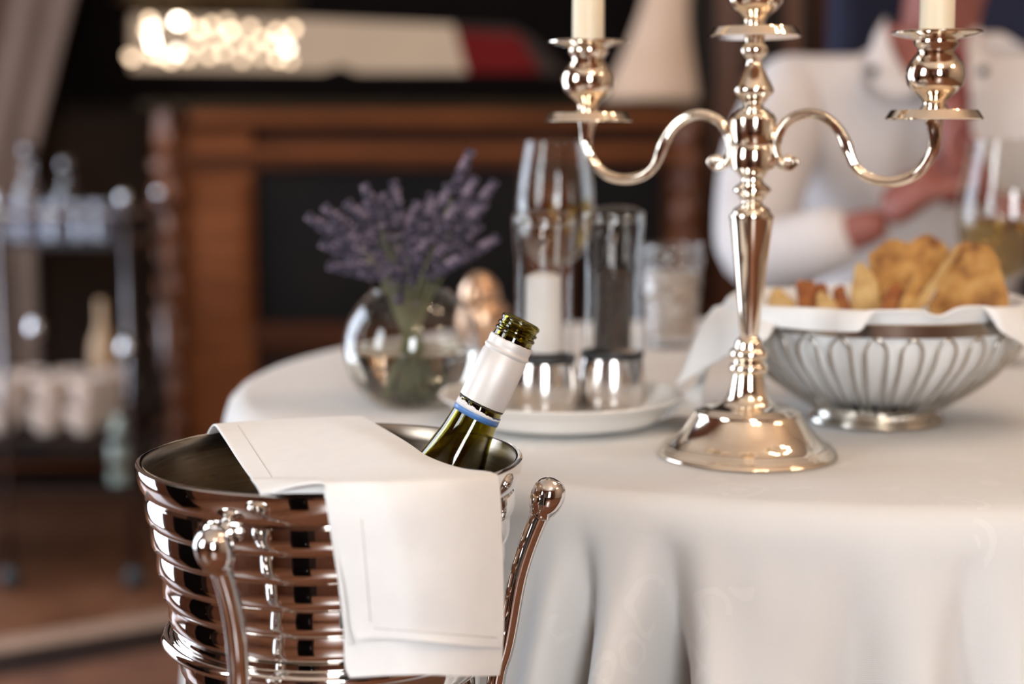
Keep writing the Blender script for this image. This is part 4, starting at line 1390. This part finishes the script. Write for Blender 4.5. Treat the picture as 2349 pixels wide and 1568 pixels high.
def slab(name, poly, y, th, mat, parent):
    f = [pnlp(px, py, y) for px, py in poly]
    n = len(f)
    v = f + [p + Vector((0, th, 0)) for p in f]
    fs_ = [tuple(range(n)), tuple(reversed(range(n, 2 * n)))] + [(i, n + i, n + (i + 1) % n, (i + 1) % n) for i in range(n)]
    o = mk(name, v, fs_, mat, parent, smooth=False)
    bm = bmesh.new(); bm.from_mesh(o.data); bmesh.ops.recalc_face_normals(bm, faces=bm.faces); bm.to_mesh(o.data); bm.free()
    return o


slab('casing', [(150, 226), (200, -260), (1560, -260), (1600, 226)], PNLY, 0.05, BLACK, tv)
GLOWC = emissive('glow_cream', (0.61, 0.44, 0.31), 0.62, (0.50, 0.36, 0.26), 6)  # emission stands in for bright reflections in the dark glass
GLOWR = emissive('glow_red', (0.16, 0.014, 0.014), 0.62, (0.12, 0.01, 0.01), 6)
slab('glow_cream_band', [(300, 160), (300, 34), (700, 42), (1040, 57), (1070, 166), (820, 166), (780, 150), (740, 164)], PNLY - 0.004, 0.004, GLOWC, tv)
slab('glow_red_block', [(1070, 166), (1045, 70), (1190, 80), (1240, 166)], PNLY - 0.004, 0.004, GLOWR, tv)
slab('glow_grey_edge', [(1242, 170), (1192, 80), (1046, 69), (1040, 55), (1180, 62), (1225, 90), (1300, 170)], PNLY - 0.004, 0.004, emissive('glow_grey', (0.05, 0.034, 0.028), 0.62), tv)
box('panel_foot', (pnlp(500, 0).x, PNLY - 0.05, ztop + 0.0005), (pnlp(1100, 0).x, PNLY + 0.1, ztop + 0.02), BLACK, tv)

# chandelier of small bulbs hanging in front of it
CHY = 4.05
bulbs = [(343, 46, 6), (352, 62, 12), (338, 70, 6), (407, 48, 60), (423, 52, 10), (351, 99, 45), (346, 84, 18), (303, 134, 5), (296, 128, 2.5), (405, 120, 14), (456, 67, 11), (528, 70, 10), (555, 137, 3), (485, 57, 5),
         (372, 128, 6), (392, 138, 5), (350, 124, 8), (635, 73, 5), (672, 67, 6), (660, 112, 13), (638, 134, 5), (574, 64, 5), (600, 90, 5), (512, 120, 4), (480, 128, 4), (430, 132, 4), (600, 130, 2.5), (545, 100, 4), (625, 100, 5), (500, 90, 5), (450, 100, 5), (575, 110, 4), (650, 90, 6), (520, 50, 3), (665, 140, 3)]
chd = thing('chandelier', 'low chandelier of many small glowing bulbs before the wide black panel', 'chandelier', W(480, 0, CHY) + Vector((0, 0, 1.45)))
BRASS = pm('dark_brass', (0.10, 0.06, 0.03), (0.2, 0.13, 0.06), rough=0.35, metal=1, scale=20)
cc = W(480, 92, CHY)
mbx = MB()
ringc = [Vector((cc.x + 0.235 * cos(2 * pi * i / 48), CHY + 0.11 * sin(2 * pi * i / 48), cc.z + 0.10)) for i in range(48)]
mbx.add(g_tube(ringc, 0.004, 8, closed=True))
mbx.add(g_tube([(cc.x, CHY, cc.z + 0.10), (cc.x, CHY, RZ - 0.001)], 0.004, 8))
mbx.add(g_tube([(cc.x - 0.235, CHY, cc.z + 0.10), (cc.x + 0.235, CHY, cc.z + 0.10)], 0.003, 8))
mbx.build('frame', BRASS, chd)
for i, (px, py, st) in enumerate(bulbs):
    yy = CHY + random.uniform(-0.03, 0.06)
    p = W(px, py, yy)
    m_ = emissive('bulb_%g' % st, (1.0, 0.72, 0.48) if st < 12 else (1.0, 0.86, 0.68), (st if st < 5 else 5 + (st - 5) * 0.42) * 1.0)
    o = MB().add(g_ball(p, 0.0085, 14, 8)).build('bulb', m_, chd)
    MB().add(g_tube([p + Vector((0, 0, 0.007)), Vector((p.x, p.y, cc.z + 0.10))], 0.0008, 5)).build('bulb_wire', BRASS, o)

# unidentified tall cream shape on the sideboard, with a faint glow added
LY = 4.08
lx = W(1500, 250, LY).x
lx -= 0.012
tl = thing('cream_shape', 'tall tapering cream shape with an added faint glow on the sideboard behind the candelabra arm', 'tapered_shape', (lx, LY, ztop))
CRGLOW = pm('glowing_cream', (0.50, 0.35, 0.25), (0.56, 0.40, 0.30), rough=0.8, scale=12, emit=0.25)
zs0 = W(1500, 248, LY).z
shp = [((zs0 + 0.004), 108), (zs0 + 0.03, 106), (zs0 + 0.07, 96), (zs0 + 0.12, 82), (zs0 + 0.17, 68), (zs0 + 0.23, 56), (zs0 + 0.33, 44)]
vsx = []
seg = 48
for (z, hw) in shp:
    r = hw * LY / F
    cxx = lx + 0.04 * (z - zs0) / 0.27
    for i in range(seg):
        a = 2 * pi * i / seg
        vsx.append(Vector((cxx + r * cos(a), LY + r * 0.8 * sin(a), max(z, ztop + 0.006))))
fsx = [(k2 * seg + i, k2 * seg + (i + 1) % seg, (k2 + 1) * seg + (i + 1) % seg, (k2 + 1) * seg + i) for k2 in range(len(shp) - 1) for i in range(seg)]
solidify(mk('cream_cone', vsx, fsx, CRGLOW, tl), 0.003, -1)
lathe('brass_base', [(0, ztop + 0.001), (0.06, ztop + 0.001), (0.06, ztop + 0.006), (0.012, ztop + 0.02), (0.01, ztop + 0.2), (0, ztop + 0.2)], (lx, LY, 0), BRASS, tl, seg=32)

# panelling strips on the back wall right of the sideboard
for i, (xa, xb) in enumerate(((1640, 1700), (1800, 1830), (1868, 1905))):
    a = W(xa, 300, 4.47).x; b = W(xb, 300, 4.47).x
    struct(box('trim_%d' % (i + 2), (a, 4.47, 0.0), (b, 4.5, RZ - 0.2), PANEL if i != 2 else WOOD))
a = W(90, 300, 4.46); b = W(345, 236, 4.46)
struct(box('trim_8', (a.x, 4.46, 0.0), (b.x, 4.5, b.z), pm('brown_dado', (0.030, 0.018, 0.012), (0.05, 0.030, 0.02), rough=0.8, scale=3, spec=0.2)))
struct(box('baseboard_back', (RX0, 4.475, 0.0), (RX1, 4.5, 0.12), DARKW))

# curtain at the left
CUR = pm('taupe_curtain', (0.075, 0.042, 0.027), (0.10, 0.058, 0.038), rough=0.9, scale=20, stretch=(1, 1, 0.2), bump=0.2)
CYY = 3.95
vsx = []
nu, nv = 120, 24
ztc, zbc = 2.6, 0.35
for j in range(nv + 1):
    z = ztc + (zbc - ztc) * j / nv
    # right edge follows the tied-back line
    pe = W(178, 0, CYY); pe2 = W(95, 330, CYY)
    sl = (pe2.x - pe.x) / (pe2.z - pe.z)
    xr_ = pe.x + sl * (z - pe.z) if z > pe2.z - 0.05 else pe2.x - sl * 0.05
    xr_ = min(xr_, pe.x + 0.25)
    xl_ = -2.05
    for i in range(nu + 1):
        f = i / nu
        vsx.append(Vector((xl_ + (xr_ - xl_) * f, CYY + 0.010 * sin(f * 55) + 0.012 * sin(f * 23 + 1), z)))
fsx = [(j * (nu + 1) + i, (j + 1) * (nu + 1) + i, (j + 1) * (nu + 1) + i + 1, j * (nu + 1) + i + 1) for j in range(nv) for i in range(nu)]
cu = mk('curtain', vsx, fsx, CUR, loc=(-1.6, CYY, zbc))
tag(cu, 'taupe curtain hanging behind the drinks trolley', 'curtain'); solidify(cu, 0.003, 0)

# rug
RUG = pm('rust_rug', (0.11, 0.036, 0.012), (0.17, 0.060, 0.022), rough=0.95, scale=14, bump=0.5)
rugb = pm('rug_border', (0.27, 0.16, 0.10), (0.34, 0.21, 0.14), rough=0.95, scale=20)
rug = thing('rug', 'rust-red rug with a pale border on the wooden floor', 'rug', (-0.3, 1.6, 0))
A, B = WZ(-60, 1480, 0.0), WZ(430, 1400, 0.0)
dr = (B - A).normalized(); nn = Vector((dr.y, -dr.x, 0))
L0 = A - dr * 0.9; L1 = A + dr * 1.7


def strip_floor(name, d0, d1, h, mat, z0=0.0005):
    q = [L0 + nn * d0, L1 + nn * d0, L1 + nn * d1, L0 + nn * d1]
    v = [Vector((p.x, p.y, z0)) for p in q] + [Vector((p.x, p.y, h)) for p in q]
    f = [(0, 1, 2, 3), (7, 6, 5, 4), (0, 4, 5, 1), (1, 5, 6, 2), (2, 6, 7, 3), (3, 7, 4, 0)]
    o = mk(name, v, f, mat, rug, smooth=False)
    bm = bmesh.new(); bm.from_mesh(o.data); bmesh.ops.recalc_face_normals(bm, faces=bm.faces); bm.to_mesh(o.data); bm.free()


strip_floor('pale_border', 0.0, 0.09, 0.007, rugb)
strip_floor('dark_stripe', 0.09, 0.24, 0.0065, DARKW)
strip_floor('rug_field', 0.24, 3.2, 0.007, RUG)

# ============================================================ DRINKS TROLLEY
TYF, TYB = 3.45, 3.80
tro = thing('drinks_trolley', 'chrome drinks trolley with dark shelves at the left of the room', 'trolley', (-1.15, 3.6, 0))
xR = W(292, 700, TYF).x; xL = -1.62
z1 = W(200, 556, TYF).z; z2 = W(200, 1005, TYF).z; z3 = W(200, 1120, TYF).z
for z, nm in ((z1, 'shelf'), (z2, 'shelf'), (z3 - 0.0, 'shelf')):
    box(nm, (xL, TYF, z - 0.012), (xR + 0.0, TYB, z), DARKW if z != z1 else pm('smoked_shelf', (0.03, 0.03, 0.035), (0.06, 0.055, 0.055), rough=0.2, scale=5), tro, 0.003)
for x in (xR, -1.10, xL):
    for y in (TYF, TYB):
        if x == -1.10 and y == TYB:
            continue
        o = MB().add(g_tube([(x, y, 0.04), (x, y, z1 + 0.09)], 0.007, 16)).build('post', DCH, tro)
        MB().add(g_ball((x, y, z1 + 0.095), 0.015)).build('post_knob', CHROME, o)
        MB().add(g_lathe([(0, -0.012), (0.02, -0.012), (0.026, 0), (0.02, 0.012), (0, 0.012)], (x, y, 0.027), (0, 1, 0), 24)).build('wheel', RUBBER, o)
for (px, py) in ((82, 750), (291, 797)):
    p = W(px, py, TYF)
    MB().add(g_ball(p + Vector((0, -0.004, 0)), 0.019, 24, 14, stretch=1.25)).build('ball_joint', CHROME, tro)
MB().add(g_tube([(xL, TYF, z1 + 0.06), (xR, TYF, z1 + 0.06), (xR, TYB, z1 + 0.06)], 0.006, 10)).build('guard_rail', CHROME, tro)
MB().add(g_tube([(xL, TYF, z3 + 0.05), (xR, TYF, z3 + 0.05)], 0.008, 10)).build('guard_rail', WOOD, tro)

CUPM = pm('pale_glazed_cup', (0.62, 0.48, 0.39), (0.75, 0.64, 0.56), rough=0.3, scale=18)


def cup_obj(x, y, z, r, h, label, group):
    t = thing('cup', label, 'cup', (x, y, z), group)
    lathe('cup_body', [(0, z + 0.001), (r * 0.55, z + 0.001), (r * 0.8, z + h * 0.3), (r, z + h * 0.8), (r * 1.05, z + h), (r * 0.98, z + h), (r * 0.9, z + h * 0.7), (r * 0.6, z + h * 0.15), (0, z + h * 0.12)], (x, y, 0), CUPM, t, seg=32)
    hp = catmull([(x + r * 0.95, y, z + h * 0.8), (x + r * 1.5, y, z + h * 0.7), (x + r * 1.45, y, z + h * 0.35), (x + r * 0.85, y, z + h * 0.3)], 5)
    MB().add(g_tube(hp, 0.004, 8)).build('handle', CUPM, t)
    return t


i = 0
c0 = None
for lay in range(2):
    for r_ in range(2):
        for k2 in range(5):
            x = -1.30 + k2 * 0.088 + (0.02 if r_ else 0) + (0.01 if lay else 0); y = TYF + 0.07 + r_ * 0.11
            zz = z2 + 0.0005 + lay * 0.062
            if c0 is None:
                c0 = cup_obj(x, y, zz, 0.037, 0.062, 'white cup stacked on the middle shelf of the trolley', 'cups on the trolley')
            else:
                cc_ = dup(c0, (x + random.uniform(-.007, .007), y, zz)); cc_.rotation_euler = (0, 0, random.uniform(-0.5, 0.5) + (0 if r_ else 0.6))
# tall glasses and bottles on the trolley's top
DECG = thin_glass('decanter_glass', (0.80, 0.80, 0.84), 0.02, 1.6, 2.2)
for (px, hgt, r, lab) in ((70, 0.20, 0.034, 'clear glass decanter on the trolley top with a round stopper'), (155, 0.165, 0.040, 'squat clear glass decanter beside the taller one on the trolley')):
    p = W(px, 500, 3.56)
    t = thing('decanter', lab, 'decanter', (p.x, 3.56, z1 + 0.001))
    lathe('decanter_body', [(0, z1 + .001), (r, z1 + .001), (r * 1.08, z1 + hgt * .2), (r, z1 + hgt * .5), (r * .4, z1 + hgt * .68), (r * .34, z1 + hgt * .85), (r * .5, z1 + hgt * .88)], (p.x, 3.56, 0), DECG, t, seg=32)
    MB().add(g_ball((p.x, 3.56, z1 + hgt * .88 + 0.018), 0.018, 16, 10)).build('stopper', DCH, t)
g0 = None
for px in (20, 60, 130, 190, 235):
    p = W(px, 500, 3.49)
    if g0 is None:
        g0 = thing('tumbler', 'clear glass tumbler in the row along the trolley top', 'glass', (p.x, 3.49, z1 + 0.001), 'tumblers on the trolley')
        lathe('tumbler_body', [(0, z1 + .002), (0.026, z1 + .002), (0.031, z1 + 0.085), (0.029, z1 + 0.085), (0.024, z1 + 0.01), (0, z1 + 0.01)], (p.x, 3.49, 0), DECG, g0, seg=32)
    else:
        dup(g0, (p.x, 3.49, z1 + 0.001))
bp_ = W(205, 640, 3.62)
bb = lathe('spirit_bottle', [(0, z2 + 0.125), (0.03, z2 + 0.125), (0.031, z2 + .27), (0.028, z2 + .30), (0.012, z2 + .34), (0.011, z2 + .40), (0, z2 + .40)], (bp_.x, 3.72, -0.1235), pm('tan_bottle', (0.45, 0.28, 0.15), (0.55, 0.36, 0.2), rough=0.4, scale=10), seg=32, loc=(bp_.x, 3.72, z2))
tag(bb, 'tan stoneware bottle standing behind the cups on the trolley', 'bottle')

gb = W(312, 1050, 3.47)
PGB = pm('pale_green_glass', (0.30, 0.36, 0.30), (0.42, 0.48, 0.42), rough=0.15, scale=10, coat=0.5)
pb_ = lathe('water_bottle', [(0, z3 + 0.001), (0.022, z3 + 0.001), (0.023, z3 + 0.10), (0.012, z3 + 0.135), (0.011, z3 + 0.155), (0, z3 + 0.156)], (gb.x - 0.05, 3.52, 0), PGB, seg=32, loc=(gb.x - 0.05, 3.52, z3))
tag(pb_, 'pale green bottle at the corner of the lowest trolley shelf', 'bottle')

# unseen dark blocks added so the bucket mirrors dark squares
def reflection_block(x, y, rz, wd, label):
    t = thing('reflection_block', label, 'dark_block', (x, y, 0.008))
    ms = Matrix.Rotation(rz, 3, 'Z')

    def part(nm, lo, hi, mat=DARKW, bev=0.008, par=None):
        v, f = g_box(lo, hi)
        o = mk(nm, [Vector((x, y, 0.008)) + ms @ Vector(p) for p in v], f, mat, par or t, smooth=False)
        b = o.modifiers.new('bevel', 'BEVEL'); b.width = bev; b.segments = 2
        return o
    h = wd / 2
    part('carcass', (-h, -h * .8, 0), (h, h * .8, .78))
    part('block_top', (-h - .015, -h * .8 - .015, .781), (h + .015, h * .8 + .015, .81))
    part('door', (-h + .02, h * .8, .06), (h - .02, h * .8 + .016, .74), BLACK)
    part('knob', (h - .06, h * .8 + .017, .40), (h - .04, h * .8 + .035, .42), CHROME)


reflection_block(-0.42, -0.55, radians(-12), 0.27, 'narrow unseen dark block added near the table to darken the bucket reflection')
reflection_block(-1.45, 0.93, radians(-90), 0.40, 'unseen dark block added below the side window to darken the bucket reflection')
